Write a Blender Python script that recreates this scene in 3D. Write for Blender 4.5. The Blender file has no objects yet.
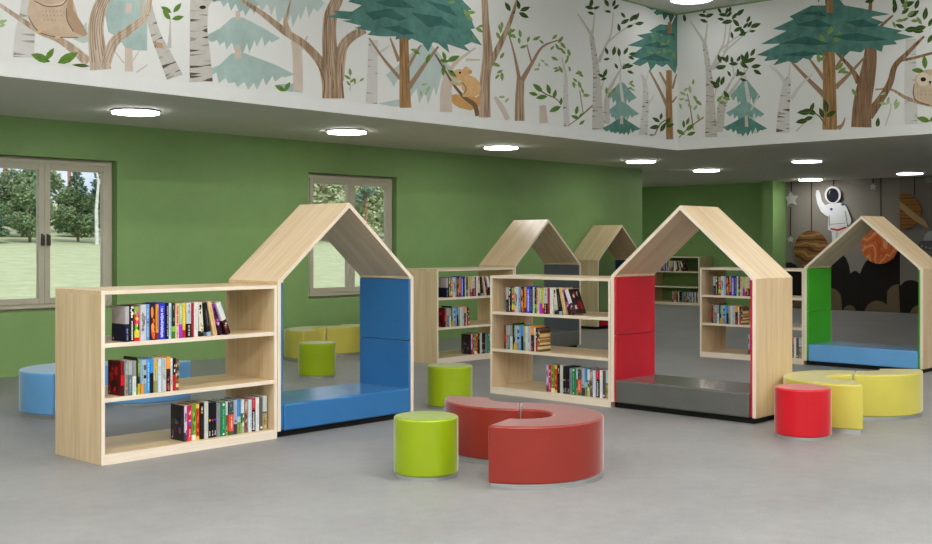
import bpy, bmesh, math, random
from mathutils import Vector, Matrix
random.seed(7)
S = bpy.context.scene
C = S.collection
PI = math.pi

# ------------------------------------------------------------------ camera
F, CX, CY, H, T = 1136.8, 466.0, 243.58, 1.524, 0.8212
ct, st = math.cos(T), math.sin(T)
cam = bpy.data.cameras.new('camera'); co = bpy.data.objects.new('camera', cam); C.objects.link(co)
co.location = (0, 0, H); co.rotation_euler = (PI/2, 0, -T)
cam.sensor_width = 36; cam.lens = F/932*36; cam.shift_y = -(272-CY)/932; cam.clip_end = 400
S.camera = co

def ray(px, py):
    x = (px-CX)/F
    return Vector((ct*x+st, -st*x+ct, (CY-py)/F))
def on_v(px, py, v):
    d = ray(px, py); return Vector((0, 0, H)) + d*(v/d.y)
def on_u(px, py, u):
    d = ray(px, py); return Vector((0, 0, H)) + d*(u/d.x)

# ------------------------------------------------------------------ materials
def lin(c):
    return tuple(((x/255)/12.92 if x/255 <= .04045 else ((x/255+.055)/1.055)**2.4) for x in c)
def new_mat(name):
    m = bpy.data.materials.new(name); m.use_nodes = True
    return m, m.node_tree, m.node_tree.nodes['Principled BSDF']
def ramp(nt, stops):
    r = nt.nodes.new('ShaderNodeValToRGB')
    el = r.color_ramp.elements
    while len(el) < len(stops): el.new(.5)
    for e, (p, c) in zip(el, stops): e.position = p; e.color = (*c, 1)
    return r
def coords(nt, scale, kind='Object', rnd=True):
    tc = nt.nodes.new('ShaderNodeTexCoord'); mp = nt.nodes.new('ShaderNodeMapping')
    mp.inputs['Scale'].default_value = scale
    nt.links.new(tc.outputs[kind], mp.inputs[0])
    if rnd:
        oi = nt.nodes.new('ShaderNodeObjectInfo'); mu = nt.nodes.new('ShaderNodeMath'); mu.operation = 'MULTIPLY'
        mu.inputs[1].default_value = 37.0
        nt.links.new(oi.outputs['Random'], mu.inputs[0]); nt.links.new(mu.outputs[0], mp.inputs['Location'])
    return mp
def noisy(name, c1, c2, scale=(8, 8, 8), rough=.5, detail=3, lo=.35, hi=.65, bump=0, spec=.5, rnd=True, kind='Object', metal=0, nrough=.55):
    m, nt, b = new_mat(name)
    mp = coords(nt, scale, kind, rnd)
    n = nt.nodes.new('ShaderNodeTexNoise'); n.inputs['Scale'].default_value = 1; n.inputs['Detail'].default_value = detail
    n.inputs['Roughness'].default_value = nrough
    nt.links.new(mp.outputs[0], n.inputs['Vector'])
    r = ramp(nt, [(lo, c1), (hi, c2)])
    nt.links.new(n.outputs['Fac'], r.inputs[0]); nt.links.new(r.outputs[0], b.inputs['Base Color'])
    b.inputs['Roughness'].default_value = rough; b.inputs['Specular IOR Level'].default_value = spec; b.inputs['Metallic'].default_value = metal
    if bump:
        bp = nt.nodes.new('ShaderNodeBump'); bp.inputs['Strength'].default_value = bump; bp.inputs['Distance'].default_value = .01
        nt.links.new(n.outputs['Fac'], bp.inputs['Height']); nt.links.new(bp.outputs[0], b.inputs['Normal'])
    return m
def shade(c, k): return tuple(min(1, x*k) for x in c)
def paint(name, c, var=.06, scale=6, rough=.6, spec=.35, bump=0):
    c = lin(c); return noisy(name, shade(c, 1-var), shade(c, 1+var), (scale,)*3, rough, 4, .3, .7, bump, spec)
def emit(name, c, s):
    m, nt, b = new_mat(name)
    b.inputs['Base Color'].default_value = (.8, .8, .8, 1)
    b.inputs['Emission Color'].default_value = (*c, 1); b.inputs['Emission Strength'].default_value = s
    return m

M = {}
def pale_front(o):
    """paler wood tone on the faces that look out of the open front"""
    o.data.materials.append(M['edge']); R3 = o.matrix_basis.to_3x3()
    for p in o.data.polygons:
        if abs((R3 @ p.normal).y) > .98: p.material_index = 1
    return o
def wood(name, a, b_, rough=.42):
    m, nt, b = new_mat(name)
    mp = coords(nt, (55, 55, 1.6))
    n = nt.nodes.new('ShaderNodeTexNoise'); n.inputs['Scale'].default_value = 1; n.inputs['Detail'].default_value = 5; n.inputs['Roughness'].default_value = .62
    nt.links.new(mp.outputs[0], n.inputs['Vector'])
    mp2 = coords(nt, (7, 7, .5))
    n2 = nt.nodes.new('ShaderNodeTexNoise'); n2.inputs['Scale'].default_value = 1; n2.inputs['Detail'].default_value = 3
    nt.links.new(mp2.outputs[0], n2.inputs['Vector'])
    mx = nt.nodes.new('ShaderNodeMix'); mx.inputs[0].default_value = .4
    nt.links.new(n.outputs['Fac'], mx.inputs[2]); nt.links.new(n2.outputs['Fac'], mx.inputs[3])
    r = ramp(nt, [(.34, lin(a)), (.66, lin(b_))])
    nt.links.new(mx.outputs[0], r.inputs[0]); nt.links.new(r.outputs[0], b.inputs['Base Color'])
    b.inputs['Roughness'].default_value = rough; b.inputs['Coat Weight'].default_value = .35; b.inputs['Coat Roughness'].default_value = .3
    return m
M['wood'] = wood('light_oak', (206, 175, 128), (234, 212, 176))
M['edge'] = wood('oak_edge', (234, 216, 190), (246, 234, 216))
def vinyl(name, c, rough=.3, sheen=.9):
    m = noisy(name, shade(lin(c), .95), shade(lin(c), 1.05), (3, 3, 3), rough, 2, .3, .7)
    nt = m.node_tree; b = nt.nodes['Principled BSDF']
    mp = coords(nt, (900, 900, 900)); n = nt.nodes.new('ShaderNodeTexNoise'); n.inputs['Scale'].default_value = 1
    nt.links.new(mp.outputs[0], n.inputs['Vector'])
    bp = nt.nodes.new('ShaderNodeBump'); bp.inputs['Strength'].default_value = .06; bp.inputs['Distance'].default_value = .002
    nt.links.new(n.outputs['Fac'], bp.inputs['Height']); nt.links.new(bp.outputs[0], b.inputs['Normal'])
    b.inputs['Sheen Weight'].default_value = sheen; b.inputs['Sheen Roughness'].default_value = .27; b.inputs['Specular IOR Level'].default_value = .42
    return m
VC = {'blue': (48, 114, 172), 'red': (198, 30, 46), 'brick': (144, 46, 35), 'yellow': (206, 196, 86), 'lime': (146, 170, 12),
      'grey': (98, 98, 94), 'green': (72, 182, 46), 'sky': (108, 170, 224), 'deepred': (176, 18, 34), 'slate': (88, 92, 98),
      'scarlet': (206, 18, 36), 'forest': (66, 92, 58), 'navy': (24, 62, 118)}
for k, c in VC.items(): M[k] = vinyl(k+'_vinyl', c); M[k+'_bench'] = vinyl(k+'_smooth_vinyl', c, .17, .1); M[k+'_pad'] = vinyl(k+'_panel_cloth', c, .45, 0)
M['metal'] = noisy('brushed_metal', (.5, .52, .52), (.68, .7, .7), (4, 4, 60), .3, 3, metal=.9)
M['black'] = paint('black_plinth', (14, 14, 15), rough=.6)
M['paper'] = noisy('book_pages', lin((214, 205, 182)), lin((236, 230, 214)), (4, 300, 4), .8)
M['wallgreen'] = paint('green_wall_paint', (140, 175, 110), .05, 3, .55, .3)
M['white'] = paint('white_wall_paint', (238, 240, 238), .02, 3, .6)
M['ceil'] = paint('ceiling_paint', (216, 213, 202), .03, 4, .7)
M['ceilhigh'] = paint('high_ceiling_paint', (206, 206, 200), .03, 4, .7)
M['frame'] = paint('window_frame_paint', (196, 190, 168), .03, 8, .35)
M['handle'] = paint('dark_handle', (74, 70, 62), rough=.35)
M['lamp_body'] = paint('lamp_housing', (120, 112, 110), rough=.4)

def floor_mat():
    m, nt, b = new_mat('grey_floor')
    mp = coords(nt, (1, 1, 1), rnd=False)
    outs = []
    for sc, d in ((1.1, 6), (9, 6), (90, 3)):
        n = nt.nodes.new('ShaderNodeTexNoise'); n.inputs['Scale'].default_value = sc; n.inputs['Detail'].default_value = d; n.inputs['Roughness'].default_value = .6
        nt.links.new(mp.outputs[0], n.inputs['Vector']); outs.append(n.outputs['Fac'])
    a = nt.nodes.new('ShaderNodeMix'); a.inputs[0].default_value = .5
    nt.links.new(outs[0], a.inputs[2]); nt.links.new(outs[1], a.inputs[3])
    a2 = nt.nodes.new('ShaderNodeMix'); a2.inputs[0].default_value = .35
    nt.links.new(a.outputs[0], a2.inputs[2]); nt.links.new(outs[2], a2.inputs[3])
    r = ramp(nt, [(.36, lin((130, 130, 129))), (.64, lin((158, 158, 156)))])
    nt.links.new(a2.outputs[0], r.inputs[0]); nt.links.new(r.outputs[0], b.inputs['Base Color'])
    rr = nt.nodes.new('ShaderNodeMapRange'); rr.inputs[3].default_value = .42; rr.inputs[4].default_value = .6
    nt.links.new(outs[1], rr.inputs[0]); nt.links.new(rr.outputs[0], b.inputs['Roughness'])
    b.inputs['Specular IOR Level'].default_value = .4
    return m
M['floor'] = floor_mat()
def glass_mat():
    m = bpy.data.materials.new('window_glass'); m.use_nodes = True; nt = m.node_tree; nt.nodes.clear()
    o = nt.nodes.new('ShaderNodeOutputMaterial'); tr = nt.nodes.new('ShaderNodeBsdfTransparent'); gl = nt.nodes.new('ShaderNodeBsdfGlossy')
    gl.inputs['Roughness'].default_value = .02; fr = nt.nodes.new('ShaderNodeFresnel'); fr.inputs[0].default_value = 1.3
    mx = nt.nodes.new('ShaderNodeMixShader'); nt.links.new(fr.outputs[0], mx.inputs[0]); nt.links.new(tr.outputs[0], mx.inputs[1]); nt.links.new(gl.outputs[0], mx.inputs[2])
    nt.links.new(mx.outputs[0], o.inputs[0]); return m
M['glass'] = glass_mat()
_cm = {}
def flat(c, rough=.55, var=.08, scale=25):
    k = (tuple(c), rough, var)
    if k not in _cm: _cm[k] = paint('tint_%d_%d_%d' % tuple(c), c, var, scale, rough)
    return _cm[k]

# ------------------------------------------------------------------ mesh helpers
class MB:
    def __init__(s): s.bm = bmesh.new(); s.mats = []
    def mi(s, m):
        if m is None: return 0
        if m not in s.mats: s.mats.append(m)
        return s.mats.index(m)
    def faces(s, vs, fs, m=None):
        i = s.mi(m); bv = [s.bm.verts.new(v) for v in vs]
        for f in fs:
            try: fc = s.bm.faces.new([bv[k] for k in f]); fc.material_index = i
            except ValueError: pass
        return bv
    def box(s, x0, x1, y0, y1, z0, z1, m=None):
        s.faces([(x, y, z) for x in (x0, x1) for y in (y0, y1) for z in (z0, z1)],
                [(0, 1, 3, 2), (4, 6, 7, 5), (0, 4, 5, 1), (2, 3, 7, 6), (0, 2, 6, 4), (1, 5, 7, 3)], m)
    def prism(s, poly, a, b, axis='z', m=None):
        """poly: 2D points; axis z: (x,y); y: (x,z); x: (y,z)"""
        n = len(poly)
        def P(p, w): return (p[0], p[1], w) if axis == 'z' else ((p[0], w, p[1]) if axis == 'y' else (w, p[0], p[1]))
        vs = [P(p, a) for p in poly]+[P(p, b) for p in poly]
        s.faces(vs, [tuple(range(n-1, -1, -1)), tuple(range(n, 2*n))]+[(i, (i+1) % n, n+(i+1) % n, n+i) for i in range(n)], m)
    def cyl(s, c, r, z0, z1, n=48, m=None, r2=None):
        r2 = r if r2 is None else r2
        vs = [(c[0]+r*math.cos(2*PI*i/n), c[1]+r*math.sin(2*PI*i/n), z0) for i in range(n)]+[(c[0]+r2*math.cos(2*PI*i/n), c[1]+r2*math.sin(2*PI*i/n), z1) for i in range(n)]
        s.faces(vs, [tuple(range(n-1, -1, -1)), tuple(range(n, 2*n))]+[(i, (i+1) % n, n+(i+1) % n, n+i) for i in range(n)], m)
    def tube(s, pts, radii, n=7, m=None):
        rings = []
        for k, p in enumerate(pts):
            p = Vector(p); d = (Vector(pts[min(k+1, len(pts)-1)])-Vector(pts[max(k-1, 0)])).normalized()
            a = d.cross(Vector((.31, .87, .12))).normalized(); b = d.cross(a)
            rings.append([p+radii[k]*(a*math.cos(2*PI*i/n)+b*math.sin(2*PI*i/n)) for i in range(n)])
        vs = [v for r in rings for v in r]
        fs = [(k*n+i, k*n+(i+1) % n, (k+1)*n+(i+1) % n, (k+1)*n+i) for k in range(len(pts)-1) for i in range(n)]
        fs += [tuple(range(n-1, -1, -1)), tuple((len(pts)-1)*n+i for i in range(n))]
        s.faces(vs, fs, m)
def obj(name, mb, mat=None, parent=None, grain=None, origin=None, bevel=0, seg=2, smooth=False, loc=None):
    """link mb as ONE mesh; grain: local z axis runs along it; origin: object origin in parent space"""
    bm = mb.bm
    bmesh.ops.recalc_face_normals(bm, faces=bm.faces) if smooth != 'flat' else None
    me = bpy.data.meshes.new(name); o = bpy.data.objects.new(name, me); C.objects.link(o)
    mtx = Matrix.Identity(4)
    if grain is not None:
        mtx = Vector(grain).to_track_quat('Z', 'Y').to_matrix().to_4x4()
    if origin is not None: mtx = Matrix.Translation(Vector(origin)) @ mtx
    bm.transform(mtx.inverted())
    bm.to_mesh(me); bm.free()
    for m in (mb.mats or [mat]): me.materials.append(m)
    if parent is not None: o.parent = parent
    o.matrix_basis = mtx
    if loc is not None: o.location = loc
    if bevel:
        b = o.modifiers.new('bevel', 'BEVEL'); b.width = bevel; b.segments = seg; b.limit_method = 'ANGLE'; b.angle_limit = math.radians(40)
        b.harden_normals = False
    if smooth and smooth != 'flat':
        for p in me.polygons: p.use_smooth = True
        try: me.set_sharp_from_angle(angle=math.radians(50 if bevel else 35))
        except Exception: pass
    return o
def tag(o, label, cat, group=None, kind=None):
    o['label'] = label; o['category'] = cat
    if group: o['group'] = group
    if kind: o['kind'] = kind
    return o
def thing(name, label, cat, loc=(0, 0, 0), rz=0, group=None):
    o = bpy.data.objects.new(name, None); C.objects.link(o); o.empty_display_size = .1
    o.location = loc; o.rotation_euler = (0, 0, rz)
    return tag(o, label, cat, group)
def struct(name, mb, m=None, **k):
    o = obj(name, mb, m, **k); o['kind'] = 'structure'; return o
def dup(root, loc, rot, label=None, group=None):
    r = root.copy(); C.objects.link(r); r.location = loc; r.rotation_euler = rot
    if label: r['label'] = label
    if group: r['group'] = group
    for ch in list(root.children):
        c = ch.copy(); C.objects.link(c); c.parent = r
        for g in list(ch.children):
            d = g.copy(); C.objects.link(d); d.parent = c
    return r

# ------------------------------------------------------------------ room shell
VW, CE, AV, AU, HC, EU = 12.68, 2.985, 9.71, 15.28, 5.12, 24.85   # window wall, low ceiling, atrium planes, high ceiling, end wall
U0, V0, A0U, A0V = -9.0, -9.0, -7.0, -7.0
mb = MB(); mb.box(U0, 25.1, V0, 18.3, -.12, 0); struct('floor', mb, M['floor'])
mb = MB()
mb.box(U0, AU+.02, AV+.02, 13.0, CE, CE+.12); mb.box(AU+.02, 25.1, V0, 18.3, CE, CE+.12)
mb.box(U0, AU, V0, A0V, CE, CE+.12); mb.box(U0, A0U, A0V, AV, CE, CE+.12)
struct('ceiling', mb, M['ceil'])
mb = MB(); mb.box(A0U-.2, AU+.2, A0V-.2, AV+.2, HC, HC+.12); struct('ceiling_atrium', mb, M['ceilhigh'])
mb = MB(); mb.box(A0U, AU+.2, AV, AV+.2, CE+.12, HC); mb.box(A0U, AU+.02, AV, AV+.02, CE, CE+.12); struct('wall_atrium_left', mb, M['white'])
mb = MB(); mb.box(AU, AU+.2, A0V, AV, CE+.12, HC); mb.box(AU, AU+.02, A0V, AV, CE, CE+.12); struct('wall_atrium_right', mb, M['white'])
mb = MB(); mb.box(A0U-.2, AU+.2, A0V-.2, A0V, CE+.12, HC); struct('wall_atrium_front', mb, M['white'])
mb = MB(); mb.box(A0U-.2, A0U, A0V, AV+.2, CE+.12, HC); struct('wall_atrium_near', mb, M['white'])
mb = MB(); mb.box(A0U, AU, AV-.012, AV, HC-.02, HC); mb.box(AU-.012, AU, A0V, AV-.012, HC-.02, HC); struct('trim_1', mb, M['wallgreen'])
# the window wall with two openings
WINS = [(5.53, 7.27), (10.33, 12.01)]; WZ0, WZ1 = .765, 2.51
mb = MB(); us = [U0]
for a, b in WINS: us += [a-.004, b+.05]
us.append(18.7)
for i in range(0, len(us)-1, 2): mb.box(us[i], us[i+1], VW, VW+.28, 0, CE)
for a, b in WINS:
    mb.box(a-.004, b+.05, VW, VW+.28, 0, WZ0-.03); mb.box(a-.004, b+.05, VW, VW+.28, WZ1+.03, CE)
struct('wall_left', mb, M['wallgreen'])
mb = MB(); mb.box(18.42, 18.7, VW+.28, 18.3, 0, CE); struct('wall_recess', mb, M['wallgreen'])
mb = MB(); mb.box(18.7, 25.1, 18.02, 18.3, 0, CE); struct('wall_recess_side', mb, M['wallgreen'])
mb = MB(); mb.box(EU, 25.1, V0, 18.02, 0, CE); struct('wall_back', mb, M['wallgreen'])
PV = on_u(786, 181.5, EU).y
d = ray(773, 181); pu = PV/d.y*d.x
mb = MB(); mb.box(pu, EU, PV, PV+.28, 0, CE); struct('wall_pillar', mb, M['wallgreen'])
mb = MB(); mb.box(U0-.2, 25.1, V0-.2, V0, 0, CE+.12); struct('wall_right', mb, M['white'])
mb = MB(); mb.box(U0-.2, U0, V0, 13, 0, CE+.12); struct('wall_near', mb, M['white'])

# windows
def window(n, a, b):
    mid = (a+b)/2; y0, y1 = VW+.05, VW+.12
    fr = MB(); t = .05
    fr.box(a, a+t, y0, y1, WZ0, WZ1); fr.box(b-t, b, y0, y1, WZ0, WZ1); fr.box(a+t, b-t, y0, y1, WZ0, WZ0+t); fr.box(a+t, b-t, y0, y1, WZ1-t, WZ1)
    fr.box(a-.003, b+.05, VW+.12, VW+.2, WZ0-.03, WZ0); fr.box(a-.003, b+.05, VW+.12, VW+.2, WZ1, WZ1+.03)
    fr.box(b, b+.05, VW+.12, VW+.2, WZ0, WZ1)
    root = struct('window_%d' % n, fr, M['frame'], bevel=.004)
    for s0, s1, side in ((a+t, mid, 1), (mid, b-t, 0)):
        sm = MB(); w = .07; z0, z1 = WZ0+t, WZ1-t
        yy0, yy1 = y0-.015, y1-.01
        sm.box(s0+.001, s0+w, yy0, yy1, z0, z1); sm.box(s1-w, s1-.001, yy0, yy1, z0, z1); sm.box(s0+w, s1-w, yy0, yy1, z0, z0+w); sm.box(s0+w, s1-w, yy0, yy1, z1-w, z1)
        o = obj('sash', sm, M['frame'], root, bevel=.005)
        g = MB(); g.box(s0+w, s1-w, (yy0+yy1)/2-.004, (yy0+yy1)/2+.004, z0+w, z1-w); obj('pane', g, M['glass'], o)
        hx = s1-w/2 if side else s0+w/2
        h = MB(); h.box(hx-.013, hx+.013, yy0-.012, yy0, 1.50, 1.64); h.box(hx-.009, hx+.009, yy0-.05, yy0-.012, 1.60, 1.62); h.box(hx-.01, hx+.01, yy0-.062, yy0-.045, 1.50, 1.625)
        obj('handle', h, M['handle'], o, bevel=.003)
for i, (a, b) in enumerate(WINS): window(i+1, a, b)

# ------------------------------------------------------------------ lamps
lampmat = {}
def lamp(u, v, z, r, s, label, group):
    if s not in lampmat: lampmat[s] = emit('lamp_glow_%d' % len(lampmat), (1, .99, .975), s)
    t = thing('ceiling_light', label, 'ceiling light', (u, v, z), 0, group)
    m = MB(); m.cyl((0, 0), r, -.018, 0); obj('housing', m, M['lamp_body'], t, smooth=True)
    m = MB(); m.cyl((0, 0), r-.014, -.036, -.018, m=lampmat[s]); obj('diffuser', m, lampmat[s], t, smooth=True)
LOW = 13
for u, v, l in ((6.66, 11.15, 'round ceiling light nearest the left window'), (9.70, 11.13, 'round ceiling light above the blue reading nook'),
                (12.86, 11.25, 'round ceiling light between the two windows and the atrium corner'), (16.7, 11.35, 'round ceiling light just left of the atrium corner'),
                (19.63, 11.8, 'round ceiling light above the red nook roof, by the green back wall'), (18.65, 9.2, 'round ceiling light above the right side of the red nook'),
                (24.1, 11.8, 'round ceiling light right above the astronaut'), (23.34, 9.25, 'round ceiling light above the ringed planet')):
    lamp(u, v, CE, .265, LOW if v > 11 and u < 22 else (20 if u > 24 else 5), l, 'round lights under the low ceiling')
for u, v, l in ((21.5, 15.4, 'added unseen light in the green recess behind the window wall'), (20.3, 17.0, 'added unseen light deep in the green recess')):
    lamp(u, v, CE, .265, 24, l, 'round lights under the low ceiling')  # lamps added out of view to brighten the recess wall
KEY, POW = 200, {-2.4: 150, 1.8: 125, 6.0: 70, 10.2: 28, 14.4: 22}    # atrium lamp strengths; the unseen lamps are added as key and fill light
for i, v in enumerate((8.9, 4.6, .3, -4.0)):
    for u in (14.4, 10.2, 6.0, 1.8, -2.4):
        if v > 8 and u > 14: l = 'round ceiling light on the high atrium ceiling by its corner'
        else: l = 'added unseen round light on the high atrium ceiling over the open floor'
        lamp(u, v, HC, .32, KEY if (u, v) == (1.8, .3) else POW[u]*(.18 if v > 8 else (.9 if v < -1 else (1.35 if v < 1 else .7)))*(2.2 if u > 10 and v < 1 else 1), l, 'round lights on the high atrium ceiling')

# ------------------------------------------------------------------ bookcases and reading houses
BW, BD, BH, PT = 1.50, .65, 1.20, .028
SH = [.072, .459, .836]                     # tops of base and shelves
def bookcase(label, loc, rz):
    t = thing('bookcase', label, 'bookcase', loc, rz, 'open wooden bookcases')
    for x in (0, BW-PT):
        m = MB(); m.box(x, x+PT, 0, BD, .072 if 0 else 0, BH-PT); pale_front(obj('side_panel', m, M['wood'], t, origin=(x, 0, 0), bevel=.002))
    m = MB(); m.box(0, BW, 0, BD, BH-PT, BH); pale_front(obj('top_panel', m, M['wood'], t, grain=(1, 0, 0), origin=(0, 0, BH-PT), bevel=.002))
    for z in SH[1:]:
        m = MB(); m.box(PT, BW-PT, .004, BD-.004, z-.03, z); pale_front(obj('shelf', m, M['wood'], t, grain=(1, 0, 0), origin=(PT, 0, z), bevel=.002))
    m = MB(); m.box(PT, BW-PT, 0.001, BD-.001, SH[0]-.028, SH[0]); m.box(PT, BW-PT, 0.001, .03, 0, SH[0]-.028); m.box(PT, BW-PT, BD-.03, BD-.001, 0, SH[0]-.028)
    pale_front(obj('base', m, M['wood'], t, grain=(1, 0, 0), origin=(PT, 0, 0), bevel=.001))
    return t
HX, HW, HE, HP, HT, ZB = 1.504, 1.488, 1.229, 1.863, .034, .052
def house(label, loc, rz, left, right, seat, x0=HX):
    t = thing('reading_house', label, 'reading nook', loc, rz, 'house shaped reading nooks')
    D = BD; sl = (HP-HE)/(HW/2); tv = .042
    R = Matrix.Translation((x0, 0, 0))
    for k in (0, 1):
        xa, xb = (0, HT) if k == 0 else (HW-HT, HW)
        m = MB(); m.box(x0+xa, x0+xb, 0, D, ZB, HE-.012); pale_front(obj('side_panel', m, M['wood'], t, origin=(x0+xa, 0, 0), bevel=.002))
        xa, xb = (HT, HT+.022) if k == 0 else (HW-HT-.022, HW-HT)
        for z0, z1 in ((ZB+.01, .668), (.672, HE-.016)):
            m = MB(); m.box(x0+xa, x0+xb, .002, D-.002, z0, z1); obj('padded_panel', m, M[(left if k == 0 else right)+'_pad'], t, origin=(x0+xa, 0, z0), bevel=.007, seg=3, smooth=True)
        q = [(0, HE-.012), (0, HE), (HW/2, HP), (HW/2, HP-tv), (HT+.022, HE+(HT+.022)*sl-tv), (HT+.022, HE-.012)]
        if k: q = [(HW-x, z) for x, z in q]
        m = MB(); m.prism([(x0+x, z) for x, z in q], 0, D, 'y')
        g = Vector((HW/2, 0, HP-HE)) if k == 0 else Vector((-HW/2, 0, HP-HE))
        pale_front(obj('roof_panel', m, M['wood'], t, grain=g, origin=(x0+(0 if k == 0 else HW), 0, HE), bevel=.002))
    m = MB(); m.box(x0+HT+.026, x0+HW-HT-.026, -.012, D-.012, ZB, .262); obj('seat_bench', m, M[seat+'_bench'], t, origin=(x0+HW/2, 0, ZB), bevel=.016, seg=4, smooth=True)
    m = MB(); m.box(x0+.012, x0+HW-.04, .045, D-.045, 0, ZB-.001); obj('plinth', m, M['black'], t)
    return t
UA, UB, UC, UF = (3.998, 7.134, 0), (8.649, 7.715, 0), (10.246, 10.037, 0), (13.361, 8.133, 0)
UD = (16.30, 11.99, 0); UE = (24.19, 16.24, 0)
R90 = -PI/2
bookcase('large open wooden bookcase at front left, joined to the blue reading nook', UA, 0)
bookcase('open wooden bookcase in the middle, joined to the red reading nook', UB, R90)
bookcase('open wooden bookcase behind, joined to the grey panelled reading nook', UC, 0)
bookcase('open wooden bookcase seen through the red nook, joined to the green nook', UF, R90)
bookcase('farthest small looking wooden bookcase against the green back wall', UE, R90)
house('house shaped wooden nook with blue padded panels and blue bench', UA, 0, 'blue', 'blue', 'blue')
house('house shaped wooden nook with red padded panels and dark grey bench', UB, R90, 'red', 'red', 'grey')
house('house shaped wooden nook with dark grey padded panel, behind middle bookcase', UC, 0, 'slate', 'slate', 'grey')
house('house shaped wooden nook with bright green panels and light blue bench', UF, R90, 'green', 'green', 'sky')
house('farthest house shaped nook with forest green and navy panels and red bench', UD, 0, 'forest', 'navy', 'deepred', x0=0)

# ------------------------------------------------------------------ books
K, W, G = (16, 16, 18), (226, 226, 222), (170, 172, 172)
T_ = [  # desc, thickness, height, bands (top fraction, colour) from the bottom up, marks
 ('grey and navy', .034, .248, [(.5, (14, 20, 52)), (1, (184, 180, 182))], [('t', .05, .4, (150, 160, 190))]),
 ('black and white lettered', .038, .252, [(1, K)], [('t', .05, .6, W), ('x', .6, .97, [W], 6)]),
 ('pink, green and red', .046, .252, [(.1, (222, 30, 50)), (.3, (226, 208, 60)), (.45, (96, 62, 30)), (.75, (222, 30, 40)), (.97, (132, 190, 70)), (1, (120, 20, 30))], [('x', .2, .9, [(240, 60, 150), (20, 200, 60), (230, 220, 70)], 9)]),
 ('pale grey blotched', .047, .255, [(1, (205, 206, 210))], [('x', .3, .75, [(140, 142, 140), (120, 122, 122)], 9)]),
 ('light blue', .031, .256, [(1, (112, 160, 214))], [('d', .5, .009, (150, 100, 50)), ('t', .1, .4, (190, 210, 235)), ('t', .6, .9, (190, 210, 235))]),
 ('black with orange blots', .047, .256, [(1, (40, 24, 18))], [('x', .03, .9, [(238, 130, 70), (240, 150, 90), (226, 90, 40)], 12), ('x', .8, .98, [(30, 60, 120)], 3)]),
 ('orange and gold', .024, .254, [(.2, (120, 50, 20)), (1, (236, 160, 40))], [('t', .3, .9, (150, 70, 20))]),
 ('royal blue', .056, .262, [(1, (40, 52, 214))], [('t', .06, .94, (214, 216, 250), .5)]),
 ('black white-titled', .026, .26, [(1, K)], [('t', .08, .9, (190, 190, 190))]),
 ('white and pale blue', .026, .258, [(1, (206, 222, 232))], [('t', .1, .9, (120, 140, 160))]),
 ('dark green and black', .028, .256, [(.2, (50, 130, 40)), (.35, (130, 190, 60)), (1, (34, 38, 32))], [('x', .5, .95, [(120, 130, 120), (80, 60, 50)], 5)]),
 ('beige with red title', .032, .253, [(1, (222, 196, 160))], [('t', .35, .95, (226, 60, 40), .6), ('t', .05, .25, (150, 120, 80))]),
 ('pale green and purple', .033, .253, [(.4, (168, 56, 206)), (1, (162, 204, 140))], [('x', .35, .5, [(200, 90, 200)], 3), ('t', .6, .95, (200, 226, 180))]),
 ('yellow with red foot', .029, .254, [(.22, (202, 26, 36)), (1, (240, 196, 16))], [('t', .3, .9, (250, 220, 110))]),
 ('grey and black', .041, .255, [(.4, K), (.75, (188, 200, 206)), (1, (206, 214, 218))], [('t', .05, .36, W), ('t', .7, .95, K)]),
 ('dark red', .025, .253, [(1, (158, 20, 34))], [('t', .1, .9, (190, 70, 70))]),
 ('plain white', .038, .256, [(1, (232, 232, 230))], [('t', .2, .8, (200, 200, 200))]),
 ('cream and black', .038, .255, [(.16, (40, 34, 28)), (1, (224, 220, 200))], [('x', .6, .98, [K, (40, 60, 30)], 5), ('x', .1, .4, [(180, 168, 110)], 5)]),
 ('black leaning', .038, .25, [(.12, (150, 180, 214)), (1, K)], [('t', .3, .8, (110, 110, 110))]),
 ('tan leaning', .036, .26, [(1, (226, 192, 136))], [('t', .1, .9, (196, 158, 100))]),
 ('purple and black leaning', .033, .248, [(.35, (44, 16, 40)), (.5, (214, 70, 190)), (.7, (90, 20, 90)), (1, (130, 50, 140))], [('x', .3, .9, [K, (200, 150, 200)], 7)]),
 ('white and dark red floral', .044, .255, [(.45, (60, 16, 24)), (1, (220, 220, 222))], [('x', .02, .45, [W, (170, 30, 40), (40, 80, 40), K], 12)]),
]
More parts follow.
